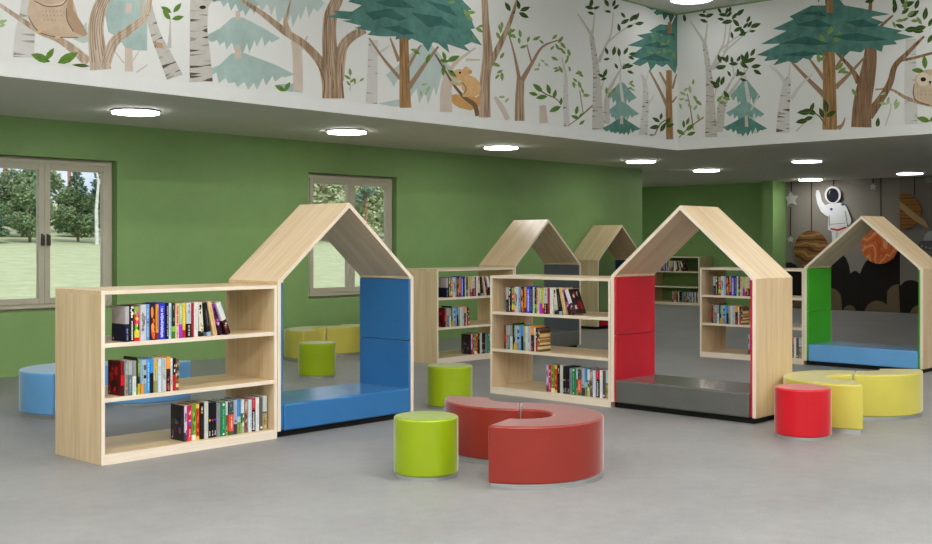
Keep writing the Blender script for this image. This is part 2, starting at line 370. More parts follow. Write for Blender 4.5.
M_ = [
 ('bright red', .027, .243, [(.3, (60, 10, 16)), (.6, (222, 20, 30)), (1, (140, 18, 28))], [('t', .6, .9, (60, 10, 14))]),
 ('grey with red dots', .024, .241, [(1, (140, 158, 156))], [('x', .05, .95, [(190, 90, 80), (170, 180, 176)], 10)]),
 ('grey and teal', .034, .24, [(.6, (96, 122, 122)), (1, (170, 174, 172))], [('t', .1, .5, (150, 176, 176))]),
 ('grey with white foot', .031, .24, [(.55, (222, 224, 222)), (1, (150, 152, 150))], [('t', .1, .5, (180, 180, 180))]),
 ('thin black', .014, .262, [(.2, (120, 140, 40)), (1, (28, 32, 24))], []),
 ('green and yellow', .02, .25, [(.3, (200, 200, 60)), (.5, (30, 40, 22)), (1, (116, 156, 64))], [('x', .5, .95, [(180, 210, 100)], 4)]),
 ('pale blue with orange foot', .026, .24, [(.3, (226, 150, 66)), (1, (158, 186, 212))], [('t', .4, .9, (120, 140, 170))]),
 ('grey striped', .024, .241, [(.3, (120, 150, 176)), (.45, (176, 180, 180)), (.55, K), (.7, (180, 180, 180)), (.85, (90, 84, 84)), (1, (186, 186, 190))], []),
 ('sky blue', .028, .243, [(1, (70, 158, 222))], [('t', .1, .9, (170, 214, 240))]),
 ('blue and black', .028, .246, [(.58, (16, 16, 22)), (1, (50, 146, 226))], []),
 ('yellow and olive', .032, .242, [(.35, (150, 146, 96)), (.6, (190, 186, 150)), (1, (222, 184, 66))], [('t', .3, .9, (160, 150, 90))]),
 ('ice blue', .028, .241, [(1, (200, 218, 228))], [('t', .5, .8, (130, 170, 190))]),
 ('pale grey', .041, .244, [(1, (186, 190, 190))], [('x', .1, .9, [(168, 170, 170), (206, 206, 206)], 6)]),
 ('orange and brown', .037, .25, [(.65, (58, 26, 20)), (1, (240, 164, 70))], [('x', .05, .65, [(120, 60, 40), (30, 14, 12), (190, 90, 70)], 9)]),
 ('thin white', .021, .234, [(1, (228, 230, 232))], [('t', .2, .8, (150, 160, 170))]),
 ('black with red foot', .025, .234, [(.5, (190, 40, 34)), (1, (22, 22, 24))], [('x', .5, .95, [W], 3)]),
 ('brown striped', .025, .226, [(.1, (120, 90, 60)), (.22, (222, 206, 150)), (.45, (150, 104, 56)), (.55, (226, 212, 160)), (.75, (84, 60, 48)), (.85, (216, 196, 140)), (1, (120, 84, 62))], [('x', .1, .9, [(70, 44, 34), (190, 150, 90)], 9)]),
]
B_ = [
 ('lilac and white', .027, .262, [(.25, (70, 66, 90)), (1, (206, 196, 222))], [('x', .2, .9, [(170, 120, 200), (110, 60, 130)], 6)]),
 ('magenta and red', .037, .26, [(.12, (230, 60, 70)), (1, (206, 22, 62))], [('d', .48, .013, (40, 90, 214)), ('x', .55, .95, [(240, 160, 190), (180, 20, 90)], 5), ('t', .12, .35, W)]),
 ('green fruit', .036, .262, [(.16, (222, 230, 222)), (1, (112, 156, 48))], [('x', .2, .95, [(150, 196, 80), (70, 110, 30)], 8)]),
 ('orange red and yellow', .033, .264, [(.1, (236, 200, 60)), (.88, (206, 58, 34)), (1, (232, 190, 70))], [('x', .1, .85, [(230, 110, 50), (150, 30, 20)], 8)]),
 ('black with gold emblem', .04, .268, [(1, (18, 16, 16))], [('d', .74, .011, (176, 130, 60)), ('t', .8, .93, W), ('t', .1, .6, (60, 56, 54))]),
 ('broad light grey', .034, .275, [(1, (206, 206, 202))], [('t', .2, .8, (190, 190, 188))]),
 ('black with yellow dot', .026, .262, [(1, (20, 20, 22))], [('d', .5, .009, (226, 190, 60)), ('t', .06, .2, W)]),
 ('black with red dot', .025, .262, [(1, (20, 20, 22))], [('d', .5, .009, (214, 30, 40)), ('t', .06, .2, W)]),
 ('black with blue dot', .026, .262, [(.85, (20, 20, 24)), (1, (20, 24, 70))], [('d', .5, .009, (40, 60, 214)), ('t', .06, .2, W)]),
 ('mid grey', .035, .252, [(1, (140, 140, 142))], [('t', .2, .8, (120, 120, 122))]),
 ('emerald green', .044, .257, [(1, (22, 136, 84))], [('d', .92, .01, W), ('d', .06, .008, W), ('t', .2, .8, (120, 200, 160))]),
 ('grey green photo', .026, .254, [(.25, (140, 150, 80)), (.6, (110, 96, 70)), (1, (206, 214, 216))], [('x', .1, .6, [(80, 110, 50), (190, 160, 120)], 6)]),
 ('coral panel', .044, .25, [(.12, (90, 100, 60)), (.62, (236, 92, 66)), (1, (74, 84, 92))], [('t', .2, .55, (250, 200, 180)), ('x', .62, .97, [(130, 140, 146), (60, 50, 46)], 5)]),
 ('slate blue and grey', .036, .258, [(.3, (52, 62, 78)), (1, (168, 178, 188))], [('x', .25, .5, [(90, 104, 124)], 4)]),
 ('blue sky and meadow', .036, .262, [(.34, (140, 158, 80)), (.5, (170, 200, 220)), (1, (66, 134, 206))], [('x', .05, .3, [(110, 130, 60)], 4)]),
 ('green and white', .026, .256, [(.3, (170, 196, 150)), (.6, (76, 130, 46)), (1, (220, 228, 220))], [('x', .2, .8, [(50, 100, 34), W], 5)]),
 ('brown speckled', .037, .254, [(1, (140, 106, 92))], [('x', .05, .95, [(90, 56, 46), (196, 170, 150), (170, 60, 50)], 14)]),
 ('pale ice blue', .032, .25, [(1, (206, 224, 236))], [('t', .15, .85, (160, 190, 210))]),
 ('red and black', .043, .256, [(.66, (16, 16, 18)), (1, (196, 20, 44))], [('t', .05, .62, W, .5), ('t', .72, .95, (230, 120, 130))]),
 ('broad white', .035, .258, [(1, (230, 231, 230))], [('t', .2, .8, (205, 205, 205))]),
 ('charcoal grey', .032, .253, [(1, (88, 90, 92))], [('d', .09, .01, (235, 235, 235))]),
 ('pale with tan foot', .043, .262, [(.5, (176, 156, 104)), (.54, (70, 60, 44)), (1, (200, 206, 202))], [('x', .05, .5, [(140, 120, 70), (206, 190, 140)], 6)]),
]
# big pictures on the outer covers
COV = {('T', 0): ('L', []), ('T', 21): ('R', [(150, 26, 36), K, (90, 16, 24), (214, 208, 198), (60, 30, 30)]), ('M', 0): ('L', [(200, 26, 34), (90, 10, 18), (40, 12, 16)]),
       ('M', 16): ('R', [(60, 44, 36), (170, 120, 60), (222, 206, 150)]), ('B', 0): ('L', [(34, 26, 32), (30, 24, 26), (120, 80, 130), (50, 64, 52)])}
def make_book(row, i, spec):
    desc, t, h, bands, marks = spec
    rnd = random.Random(row+str(i))
    d = .172 + .012*rnd.random(); t -= .0012; c = .004; b = .0025
    m = MB(); z = 0
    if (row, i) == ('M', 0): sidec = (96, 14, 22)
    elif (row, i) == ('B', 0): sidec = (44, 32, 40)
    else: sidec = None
    for fr, col in bands:
        z1 = h*fr; q = flat(col, .35)
        if sidec:
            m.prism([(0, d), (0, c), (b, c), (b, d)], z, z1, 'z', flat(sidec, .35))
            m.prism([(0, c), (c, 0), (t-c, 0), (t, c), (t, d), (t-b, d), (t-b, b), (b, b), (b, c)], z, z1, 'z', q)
        else:
            m.prism([(0, d), (0, c), (c, 0), (t-c, 0), (t, c), (t, d), (t-b, d), (t-b, b), (b, b), (b, d)], z, z1, 'z', q)
        z = z1
    e = -.0006; n = 0
    def quad(x0, x1, z0, z1, q, y):
        m.faces([(x0, y, z0), (x1, y, z0), (x1, y, z1), (x0, y, z1)], [(0, 1, 2, 3)], q)
    def blob(cx, cz, rx, rz, q, y, k=7):
        r0 = [.7+.5*rnd.random() for _ in range(k)]
        return [(cx+rx*r0[a]*math.cos(2*PI*a/k), cz+rz*r0[a]*math.sin(2*PI*a/k)) for a in range(k)]
    for mk in marks:
        n += 1
        if mk[0] == 't':
            q = flat(mk[3], .35); wd = (mk[4] if len(mk) > 4 else .36)*t; zz = mk[1]*h; x0 = t/2-wd/2
            while zz < mk[2]*h-.006:
                l = .003+.006*rnd.random()
                w0 = x0+wd*.25*rnd.random(); w1 = x0+wd*(.75+.25*rnd.random())
                quad(w0, w1, zz, zz+l, q, e-n*2e-5); zz += l+.0022+(.006 if rnd.random() < .15 else 0)
        elif mk[0] == 'd':
            q = flat(mk[3], .35); r = min(mk[2], t*.42)
            m.faces([(t/2+r*math.cos(a*PI/6), e-n*2e-5, mk[1]*h+r*math.sin(a*PI/6)) for a in range(12)], [tuple(range(12))], q)
        elif mk[0] == 'x':
            for k in range(mk[4]):
                rx = t*(.14+.22*rnd.random()); rz = h*(mk[2]-mk[1])*(.06+.12*rnd.random()); cx = min(max(t*rnd.random(), c+rx*1.2), t-c-rx*1.2) if rx*2.4 < t-2*c else t/2
                cz = h*(mk[1]+(mk[2]-mk[1])*rnd.random()); cz = min(max(cz, rz*1.3), h-rz*1.3)
                p = blob(cx, cz, min(rx, t*.3), rz, None, 0)
                m.faces([(min(max(x, .003), t-.003), e-n*2e-5-k*1e-5, zz) for x, zz in p], [tuple(range(7))], flat(mk[3][k % len(mk[3])], .35))
    if (row, i) in COV:
        side, cols = COV[(row, i)]; x = -.0006 if side == 'L' else t+.0006; k = 0
        if side == 'R' and row == 'T': m.faces([(t+.0003, .004, .03), (t+.0003, d-.003, .006), (t+.0003, d-.003, h-.003), (t+.0003, .004, h-.003)], [(0, 1, 2, 3)], flat((40, 22, 24), .35))
        for _ in range(16 if cols else 0):
            cy, cz = .02+(d-.04)*rnd.random(), .03+(h-.06)*rnd.random()
            if (row, i) == ('M', 16): p = [(.006, cz-.012), (d-.006, cz-.01-.004*rnd.random()), (d-.006, cz+.008), (.006, cz+.01)]
            else: p = blob(cy, cz, .012+.02*rnd.random(), .012+.03*rnd.random(), None, 0, 8)
            p = [(min(max(a, .003), d-.003), min(max(b2, .003), h-.003)) for a, b2 in p]
            m.faces([(x+(-1 if side == 'L' else 1)*k*2e-5, a, b2) for a, b2 in p], [tuple(range(len(p)))], flat(cols[_ % len(cols)], .35)); k += 1
        if (row, i) in (('M', 0), ('B', 0), ('T', 0)):
            m.faces([(x-.0005, d-.03, .012), (x-.0005, d-.014, .012), (x-.0005, d-.014, .026), (x-.0005, d-.03, .026)], [(0, 1, 2, 3)], flat((200, 196, 190), .4))
    o = obj('book', m)
    pg = MB(); pg.box(b+.0004, t-b-.0004, b+.0004, d-.004, .003, h-.003); obj('pages', pg, M['paper'], o)
    return o, t, d, h
ROWS = {'T': (T_, .193, SH[2], 'top shelf'), 'M': (M_, .165, SH[1], 'middle shelf'), 'B': (B_, .692, SH[0], 'bottom shelf')}
LEAN = {('T', 17): 4, ('T', 18): 9, ('T', 19): 13, ('T', 20): 17, ('T', 21): 21.5}
CASES = [('the blue nook bookcase', UA, 0, None), ('the red nook bookcase', UB, R90, None), ('the grey nook bookcase', UC, 0, {'B': range(0, 13), 'T': range(0, 22)}),
         ('the green nook bookcase', UF, R90, {'T': range(0, 17), 'B': list(range(0, 2))+list(range(17, 22))}), ('the farthest bookcase', UE, R90, {'M': []})]
for row, (specs, x, z, where) in ROWS.items():
    prev = None
    for i, sp in enumerate(specs):
        o, t, d, h = make_book(row, i, sp)
        ph = math.radians(LEAN.get((row, i), 0))
        if prev:
            px, pt, pp, ph_h = prev
            xr = px+pt/math.cos(pp)+.0012
            zc = min(h*math.cos(ph), ph_h*math.cos(pp))
            x = xr+zc*max(0, math.tan(ph)-math.tan(pp))
        prev = (x, t, ph, h)
        first = True
        yy = (.042 if row == 'B' else .015)+.014*random.random()
        for cname, U, rz, keep in CASES:
            if keep and row in keep and i not in keep[row]: continue
            c_, s_ = math.cos(rz), math.sin(rz)
            loc = (U[0]+c_*x-s_*yy, U[1]+s_*x+c_*yy, z+.0004)
            lab = '%s book on the %s of %s' % (sp[0], where, cname)
            grp = 'books on the %s of %s' % (where, cname)
            if first:
                o.location = loc; o.rotation_euler = (0, -ph, rz); tag(o, lab, 'book', grp); first = False
            else:
                dup(o, loc, (0, -ph, rz), lab, grp)

# ------------------------------------------------------------------ stools and curved seats
def stool(u, v, mat, label, r=.212):
    t = thing('round_stool', label, 'stool', (u, v, 0), 0, 'cylindrical stools')
    m = MB(); m.cyl((0, 0), r, .024, .394, 72); obj('cushion', m, M[mat], t, bevel=.016, seg=4, smooth=True)
    m = MB(); m.cyl((0, 0), r-.011, 0, .024, 64); obj('base_ring', m, M['metal'], t, smooth=True)
stool(5.294, 5.287, 'lime', 'lime green round stool in front, left of the red curved seat')
stool(7.646, 7.327, 'lime', 'lime green round stool behind red curved seat, beside the middle bookcase')
stool(8.362, 10.113, 'lime', 'lime green round stool seen through the blue nook')
stool(8.376, 4.167, 'scarlet', 'bright red round stool beside the yellow curved seat', .216)
def arc_seat(cx, cy, a0, a1, mat, label, ro=.552, ri=.19, group='curved seats'):
    t = thing('curved_seat', label, 'ottoman', (cx, cy, 0), 0, group)
    def sector(m, r0, r1, z0, z1, ang0, ang1):
        n = max(8, int(abs(ang1-ang0)/4)); A = [math.radians(ang0+(ang1-ang0)*k/n) for k in range(n+1)]
        vs = []
        for a in A: vs += [(r0*math.cos(a), r0*math.sin(a), z0), (r1*math.cos(a), r1*math.sin(a), z0), (r1*math.cos(a), r1*math.sin(a), z1), (r0*math.cos(a), r0*math.sin(a), z1)]
        fs = [(0, 1, 2, 3), (4*n+3, 4*n+2, 4*n+1, 4*n)]
        for k in range(n):
            for e in range(4): fs.append((4*k+e, 4*(k+1)+e, 4*(k+1)+(e+1) % 4, 4*k+(e+1) % 4))
        m.faces(vs, fs)
    m = MB(); sector(m, ri, ro, .034, .394, a0, a1); obj('cushion', m, M[mat], t, bevel=.014, seg=4, smooth=True)
    sg = 1 if a1 > a0 else -1
    m = MB(); sector(m, ri+.012, ro-.01, 0, .034, a0+sg*1.5, a1-sg*1.5); obj('base_ring', m, M['metal'], t, smooth=True)
def pair(cx, cy, seam, end1, end2, mat, l1, l2, g, ro=.552, ri=.19):
    """first sector from the seam round to end1; the second bends the other way about a centre past the seam"""
    arc_seat(cx, cy, seam+(.6 if end1 > seam else -.6), end1, mat, l1, ro, ri, g)
    dx = ro+ri; c2 = (cx+dx*math.cos(math.radians(seam)), cy+dx*math.sin(math.radians(seam)))
    arc_seat(c2[0], c2[1], seam+180+(.6 if end2 > seam+180 else -.6), end2, mat, l2, ro, ri, g)
pair(5.78, 4.873, 42, -163, 116, 'brick', 'dusty red curved seat nearest the camera, horseshoe shaped', 'shorter dusty red curved seat tucked behind the front lime stool', 'red curved seats', .54, .208)
pair(9.257, 4.168, 20, 214, 308, 'yellow', 'yellow horseshoe seat behind the bright red stool', 'shorter yellow curved seat at the right, under the green nook', 'yellow curved seats on the right')
pair(5.224, 9.635, 20, 214, 305, 'sky', 'blue horseshoe seat at far left behind the front bookcase', 'shorter blue curved seat seen under the front bookcase shelf', 'blue curved seats')
pair(9.79, 11.66, 48, 200, 335, 'yellow', 'yellow horseshoe seat by the window wall, left part seen through blue nook', 'shorter yellow curved seat by the window wall, right part seen through blue nook', 'yellow curved seats by the window wall')
# ------------------------------------------------------------------ forest mural on the atrium walls
def water(name, c, var=.16, scale=5):
    c = lin(c); return noisy(name, shade(c, 1-var), shade(c, 1+var*.6), (scale, scale, scale), .75, 5, .3, .7, 0, .15, rnd=False, nrough=.65)
def bark(name, a, b_):
    return noisy(name, lin(a), lin(b_), (26, 26, 2.2), .75, 5, .34, .62, 0, .15, rnd=False)
MU = {'paper': water('mural_paper', (236, 238, 235), .02, 2), 'pine': water('mural_pine', (92, 140, 130), .3, 7), 'pine2': water('mural_pine_deep', (66, 112, 104), .25, 7),
      'mist': water('mural_mist', (194, 211, 206), .1, 5), 'mist2': water('mural_mist_deep', (176, 200, 195), .14, 5), 'teal': water('mural_teal', (140, 178, 170), .2, 7),
      'oak': bark('mural_oak', (146, 118, 92), (200, 178, 154)), 'oakp': bark('mural_oak_pale', (170, 148, 126), (212, 196, 176)), 'oakd': bark('mural_oak_dark', (112, 84, 60), (164, 132, 102)), 'line': water('mural_line', (132, 104, 80)),
      'pale': water('mural_pale', (214, 200, 186), .08), 'fir': bark('mural_fir', (138, 104, 66), (184, 146, 100)), 'stick': water('mural_stick', (166, 138, 112)),
      'birch': water('mural_birch', (206, 202, 194), .1, 14), 'birchp': water('mural_birch_pale', (218, 217, 212), .06, 10), 'mark': water('mural_mark', (98, 90, 80)), 'markp': water('mural_mark_pale', (168, 164, 156)),
      'leaf': water('mural_leaf', (104, 142, 62), .25, 20), 'leafd': water('mural_leaf_dark', (62, 88, 40), .25, 20), 'leafp': water('mural_leaf_pale', (172, 194, 144), .15, 20), 'leafm': water('mural_leaf_mid', (138, 166, 96), .2, 20),
      'owl': water('mural_owl', (210, 188, 162), .14, 9), 'owlw': water('mural_owl_wing', (186, 158, 130), .14, 12), 'cream': water('mural_cream', (230, 216, 196), .06), 'ink': water('mural_ink', (46, 38, 34)),
      'sq': water('mural_squirrel', (230, 188, 134), .14, 12), 'sqt': water('mural_squirrel_tail', (216, 166, 106), .14, 12)}
class Fig:
    """one painted figure: polygons in picture coordinates of one wall, laid on that wall's plane"""
    n = 0
    def __init__(s, wall, ox=0, oy=0, k=1): s.wall, s.ox, s.oy, s.k = wall, ox, oy, k; s.mb = MB(); s.i = 0; Fig.n += 1; s.base = .00009*Fig.n % .0045; s.rnd = random.Random(Fig.n*13)
    def P(s, x, y, off):
        px, py = s.ox+x/s.k, s.oy+y/s.k
        p = on_v(px, py, AV) if s.wall == 'L' else on_u(px, py, AU)
        p.z = min(max(p.z, 3.125 if not s.grow else 3.125), HC-.022)
        if s.wall == 'L': p.x = min(p.x, AU-.0005); p.y = AV-off
        else: p.y = min(p.y, AV-.0005); p.x = AU-off
        return p
    grow = 0
    def poly(s, pts, mat, lift=0):
        s.i += 1; off = .0021+s.base+lift*.00025+s.i*1.2e-5
        vs = [s.P(x, y, off) for x, y in pts]; s.mb.faces(vs, [tuple(range(len(vs)))], MU[mat])
    def ribbon(s, pts, mat, lift=0):
        """pts: (x, y, width) along a trunk or branch"""
        L, R = [], []
        # smooth the centre line
        q = []
        for a in range(len(pts)-1):
            p0, p1, p2, p3 = pts[max(a-1, 0)], pts[a], pts[a+1], pts[min(a+2, len(pts)-1)]
            for t in (0, .25, .5, .75):
                q.append(tuple(.5*((2*b)+(-a_+c)*t+(2*a_-5*b+4*c-d_)*t*t+(-a_+3*b-3*c+d_)*t**3) for a_, b, c, d_ in zip(p0, p1, p2, p3)))
        q.append(pts[-1])
        for k, (x, y, w_) in enumerate(q):
            a, b = q[max(k-1, 0)], q[min(k+1, len(q)-1)]
            dx, dy = b[0]-a[0], b[1]-a[1]; l = math.hypot(dx, dy) or 1
            nx, ny = -dy/l*w_/2, dx/l*w_/2
            L.append((x+nx, y+ny)); R.append((x-nx, y-ny))
        s.i += 1; off = .0021+s.base+lift*.00025+s.i*1.2e-5; n = len(q)
        vs = [s.P(x, y, off) for x, y in L]+[s.P(x, y, off) for x, y in R]
        s.mb.faces(vs, [(k, k+1, n+k+1, n+k) for k in range(n-1)], MU[mat])
        return q
    def trunk(s, pts, mat='oak', lines=4, lift=0):
        q = s.ribbon(pts, mat, lift)
        for j in range(lines):
            f = -.42+.84*(j+.5)/lines+.06*(s.rnd.random()-.5); a = int(len(q)*.25*s.rnd.random()); b = len(q)-int(len(q)*.3*s.rnd.random())
            l2 = []
            for k in range(a, b):
                x, y, w_ = q[k]; pa, pb = q[max(k-1, 0)], q[min(k+1, len(q)-1)]; dx, dy = pb[0]-pa[0], pb[1]-pa[1]; l = math.hypot(dx, dy) or 1
                l2.append((x-dy/l*w_*f, y+dx/l*w_*f, w_*.035*(.6+.8*s.rnd.random())))
            if len(l2) > 2: s.ribbon(l2[::2] if len(l2) > 5 else l2, 'line', lift+1)
    def birch(s, pts, mat='birch', mark='mark', dens=1.0, lift=0):
        q = s.ribbon(pts, mat, lift)
        for k in range(len(q)-1):
            for rep in range(2):
                if s.rnd.random() > .62*dens: continue
                x, y, w_ = q[k]; x2, y2, _ = q[k+1]; t = s.rnd.random(); x += (x2-x)*t; y += (y2-y)*t
                sd = s.rnd.choice((-1, 1)); ln = w_*(.25+.5*s.rnd.random()); hh = w_*(.02+.05*s.rnd.random()) if s.rnd.random() < .8 else w_*.12
                dx, dy = x2-q[k][0], y2-q[k][1]; l = math.hypot(dx, dy) or 1; nx, ny = -dy/l, dx/l; tx, ty = dx/l, dy/l
                e0 = sd*w_*.47; e1 = sd*(w_*.47-ln)
                s.poly([(x+nx*e0+tx*hh, y+ny*e0+ty*hh), (x+nx*e0-tx*hh, y+ny*e0-ty*hh), (x+nx*(e0+e1)/2-tx*hh*.7, y+ny*(e0+e1)/2-ty*hh*.7), (x+nx*e1, y+ny*e1)], mark if s.rnd.random() < .6 else 'markp', lift+1)
    def leaf(s, x, y, l, ang, mat='leaf', fat=.42, lift=3):
        a = math.radians(ang); c_, s_ = math.cos(a), -math.sin(a)
        o = [(0, 0), (.25, .8), (.5, 1), (.75, .7), (1, 0), (.75, -.6), (.5, -.9), (.25, -.75)]
        s.poly([(x+c_*u*l-s_*v*l*fat/2, y+s_*u*l+c_*v*l*fat/2) for u, v in o], mat, lift)
        s.poly([(x-s_*l*.012, y+c_*l*.012), (x+c_*l*.9, y+s_*l*.9), (x+s_*l*.012, y-c_*l*.012)], 'leafd' if mat in ('leaf', 'leafm') else 'leafm', lift+1)
    def leaves(s, pts, l, mat='leaf', spread=None):
        for k, p in enumerate(pts):
            ang = p[2] if len(p) > 2 else s.rnd.uniform(0, 360) if spread is None else s.rnd.uniform(*spread)
            ll = l*(.8+.45*s.rnd.random()); a = math.radians(ang)
            s.leaf(p[0]-math.cos(a)*ll/2, p[1]+math.sin(a)*ll/2, ll, ang, mat)
    def twig(s, x, y, ang, l, mat='leaf', size=None, n=4, stick='stick'):
        """a small stalk with leaves in pairs"""
        a = math.radians(ang); size = size or l*.4
        s.ribbon([(x, y, l*.04), (x+math.cos(a)*l, y-math.sin(a)*l, l*.02)], stick, 2)
        for k in range(n):
            t = .35+.65*k/(n-1 or 1); sd = (-1)**k*(55 if k < n-1 else 5)
            s.leaf(x+math.cos(a)*l*t, y-math.sin(a)*l*t, size*(.8+.4*s.rnd.random()), ang+sd+s.rnd.uniform(-15, 15), mat)
    def tier(s, cx, ytop, ybot, xl, xr, mat, jag=9, lift=0, deep=None, drop=.22):
        """one skirt of a fir with a ragged lower edge"""
        r = s.rnd; n = jag; h = ybot-ytop; low = []
        for k in range(n+1):
            t = k/n; x = xl+(xr-xl)*t; base = ytop+h*(.55+.45*(1-abs(2*t-1)))
            if k == 0 or k == n: low.append((x, ytop+h*(.55 if k else .5)))
            else:
                low.append((x-(xr-xl)/n*.35, base-h*drop*(.6+.6*r.random())*(.15 if k in (1, n-1) else 1))); low.append((x+(xr-xl)/n*.12*r.uniform(-1, 1), base+h*.05*r.uniform(-1, 1)))
        wt = (xr-xl)*.07
        up = [(xr-(xr-xl)*.2, ytop+h*.3), (cx+wt, ytop), (cx-wt, ytop), (xl+(xr-xl)*.2, ytop+h*.3)]
        s.poly(low+up, mat, lift)
        if deep:
            for k in range(5):
                x = xl+(xr-xl)*(.2+.6*r.random()); y = ytop+h*(.35+.35*r.random()); ww = (xr-xl)*(.06+.08*r.random())
                s.poly([(x-ww, y+h*.05), (x-ww*.3, y-h*.03), (x+ww, y+h*.02), (x+ww*.5, y+h*.12), (x, y+h*.06), (x-ww*.4, y+h*.13)], deep, lift+1)
    def blob(s, cx, cy, rx, ry, mat, rot=0, lift=0, n=20, wob=0):
        a = math.radians(rot)
        s.poly([(cx+rx*math.cos(t)*math.cos(a)-ry*math.sin(t)*math.sin(a), cy-(rx*math.cos(t)*math.sin(a)+ry*math.sin(t)*math.cos(a)))
                for t in (2*PI*k/n for k in range(n))], mat, lift)
    def done(s, name, root, label=None):
        o = obj(name, s.mb, None, root, smooth='flat')
        if label: o['label'] = label
        return o
def backing(wall, label):
    m = MB()
    if wall == 'L': m.box(A0U+.02, AU-.002, AV-.0017, AV-.0007, 3.125, HC-.021, MU['paper'])
    else: m.box(AU-.0017, AU-.0007, A0V+.02, AV-.003, 3.125, HC-.021, MU['paper'])
    o = obj('forest_mural', m); return tag(o, label, 'mural', 'painted forest murals')
L = backing('L', 'watercolour forest mural on the long atrium wall, with an owl and a squirrel')
R = backing('R', 'watercolour forest mural on the right atrium wall, with a round-faced owl')
def bird(f, pts, marks=True): f.poly(pts, 'owl', 0)
# --- left wall, far pale layer first
f = Fig('L', 0, 0, 6.013); f.birch([(140, 345, 130), (150, 200, 120), (165, 80, 95), (180, -60, 90)], 'birchp', 'markp', .6)
f.done('painted_birch', L); f = Fig('L', 0, 0, 6.013); f.poly([(690, -200), (625, 60), (650, 190), (720, 240), (760, 300), (884, 305), (886, -200)], 'mist2'); f.ribbon([(775, 430, 50), (772, 290, 44)], 'pale', 1); f.ribbon([(745, 380, 8), (690, 310, 6)], 'pale', 1); f.ribbon([(795, 370, 8), (840, 300, 6)], 'pale', 1); f.ribbon([(820, 435, 8), (885, 390, 6)], 'pale', 1)
f.poly([(440, 235), (520, 130), (530, 250), (500, 262)], 'mist'); f.ribbon([(770, 80, 40), (775, 20, 34)], 'pale', 1)
f.leaves([(15, 130, 20), (10, 155, 200)], 55, 'leafp'); f.done('painted_background_tree', L)
f = Fig('L', 140, 0, 5.44)
f.tier(535, -330, -60, 400, 700, 'mist', 9); f.tier(532, -110, 90, 370, 780, 'mist2', 10); f.ribbon([(533, 110, 28), (530, 60, 24)], 'pale', 2); f.tier(530, 95, 300, 350, 760, 'mist2', 10, 1); f.ribbon([(533, 320, 36), (532, 245, 30)], 'pale', 3); f.tier(535, 290, 500, 330, 840, 'mist2', 10, 2)
f.done('painted_background_pine', L)
f = Fig('L', 280, 0, 4.73); f.tier(60, -150, 150, -120, 210, 'mist', 9); f.poly([(-10, 400), (60, 395), (110, 438), (0, 430)], 'mist2'); f.done('painted_background_pine', L); f = Fig('L', 280, 0, 4.73); f.ribbon([(85, 430, 46), (80, 250, 44), (60, 190, 22)], 'pale', 1); f.ribbon([(95, 240, 16), (130, 170, 8)], 'pale', 1)
f.done('painted_background_tree', L); f = Fig('L', 280, 0, 4.73); f.tier(690, 210, 500, 500, 860, 'mist', 9); f.poly([(460, 490), (560, 470), (600, 500), (540, 505)], 'mist'); f.ribbon([(785, 530, 56), (790, 420, 44), (800, 330, 30)], 'pale', 2); f.done('painted_background_tree', L)
f = Fig('L', 430, 0, 4.18); f.ribbon([(60, 465, 40), (64, 350, 34), (100, 270, 16), (190, 200, 8)], 'pale'); f.ribbon([(150, 250, 12), (210, 250, 6)], 'pale'); f.done('painted_background_tree', L); f = Fig('L', 430, 0, 4.18); f.ribbon([(475, 515, 36), (470, 440, 26)], 'pale'); f.done('painted_background_tree', L); f = Fig('L', 430, 0, 4.18); f.ribbon([(270, 405, 12), (300, 450, 22), (325, 500, 20)], 'pale', 1)
f.leaves([(455, 270), (470, 255), (485, 270), (445, 290), (625, 305), (655, 400), (600, 350), (625, 360), (300, 405), (320, 420)], 26, 'leafp'); f.done('painted_background_tree', L)
# owl, branch and oak at the far left
f = Fig('L', 0, 0, 6.013); f.trunk([(530, 375, 60), (430, 290, 50), (340, 232, 38), (235, 190, 34), (130, 120, 28), (-10, 25, 22)], 'oakp', 3)
f.trunk([(605, 425, 130), (585, 300, 105), (575, 160, 92), (610, 20, 80), (690, -110, 70), (720, -260, 60)], 'oakp', 6); f.trunk([(630, 400, 60), (680, 260, 62), (770, 185, 52), (870, 100, 44), (905, -20, 30), (960, -160, 20)], 'oakp', 3, 1); f.ribbon([(862, 110, 26), (848, 40, 16), (830, -60, 8)], 'oakp', 2)
f.done('painted_oak', L)
f = Fig('L', 0, 0, 6.013)
f.poly([(190, -60), (166, 60), (165, 90), (185, 140), (230, 190), (320, 218), (440, 228), (500, 220), (526, 206), (500, 190), (470, 110), (420, -60)], 'owl')
f.poly([(415, -60), (396, 60), (400, 120), (440, 190), (500, 220), (526, 206), (498, 150), (440, 60), (430, -60)], 'owlw', 1)
f.poly([(190, -80), (205, 0), (260, 30), (320, 36), (380, 25), (405, -10), (410, -100)], 'cream', 1); f.blob(300, -70, 130, 100, 'owl', 0, 1); f.blob(250, -70, 55, 55, 'cream', 0, 2); f.blob(350, -70, 55, 55, 'cream', 0, 2); f.blob(252, -68, 20, 22, 'ink', 0, 3); f.blob(348, -68, 20, 22, 'ink', 0, 3); f.poly([(288, -40), (312, -40), (300, 2)], 'sqt', 3)
f.ribbon([(205, 5, 6), (280, 38, 7), (370, 30, 7), (410, -15, 6)], 'line', 2); f.ribbon([(170, 100, 5), (200, 155, 6), (240, 195, 6), (330, 222, 6), (470, 226, 6)], 'line', 2); f.ribbon([(398, 50, 5), (402, 120, 6), (440, 190, 6)], 'line', 2)
for k in range(16): f.leaf(250+(k % 6)*22+6*(k//6), 62+(k//6)*26, 14, -60, 'owlw', .5, 2)
f.blob(236, 190, 16, 9, 'sq', 20, 3); f.blob(345, 224, 16, 9, 'sq', 10, 3); f.done('painted_owl', L, 'painted tan owl perched on the oak branch')
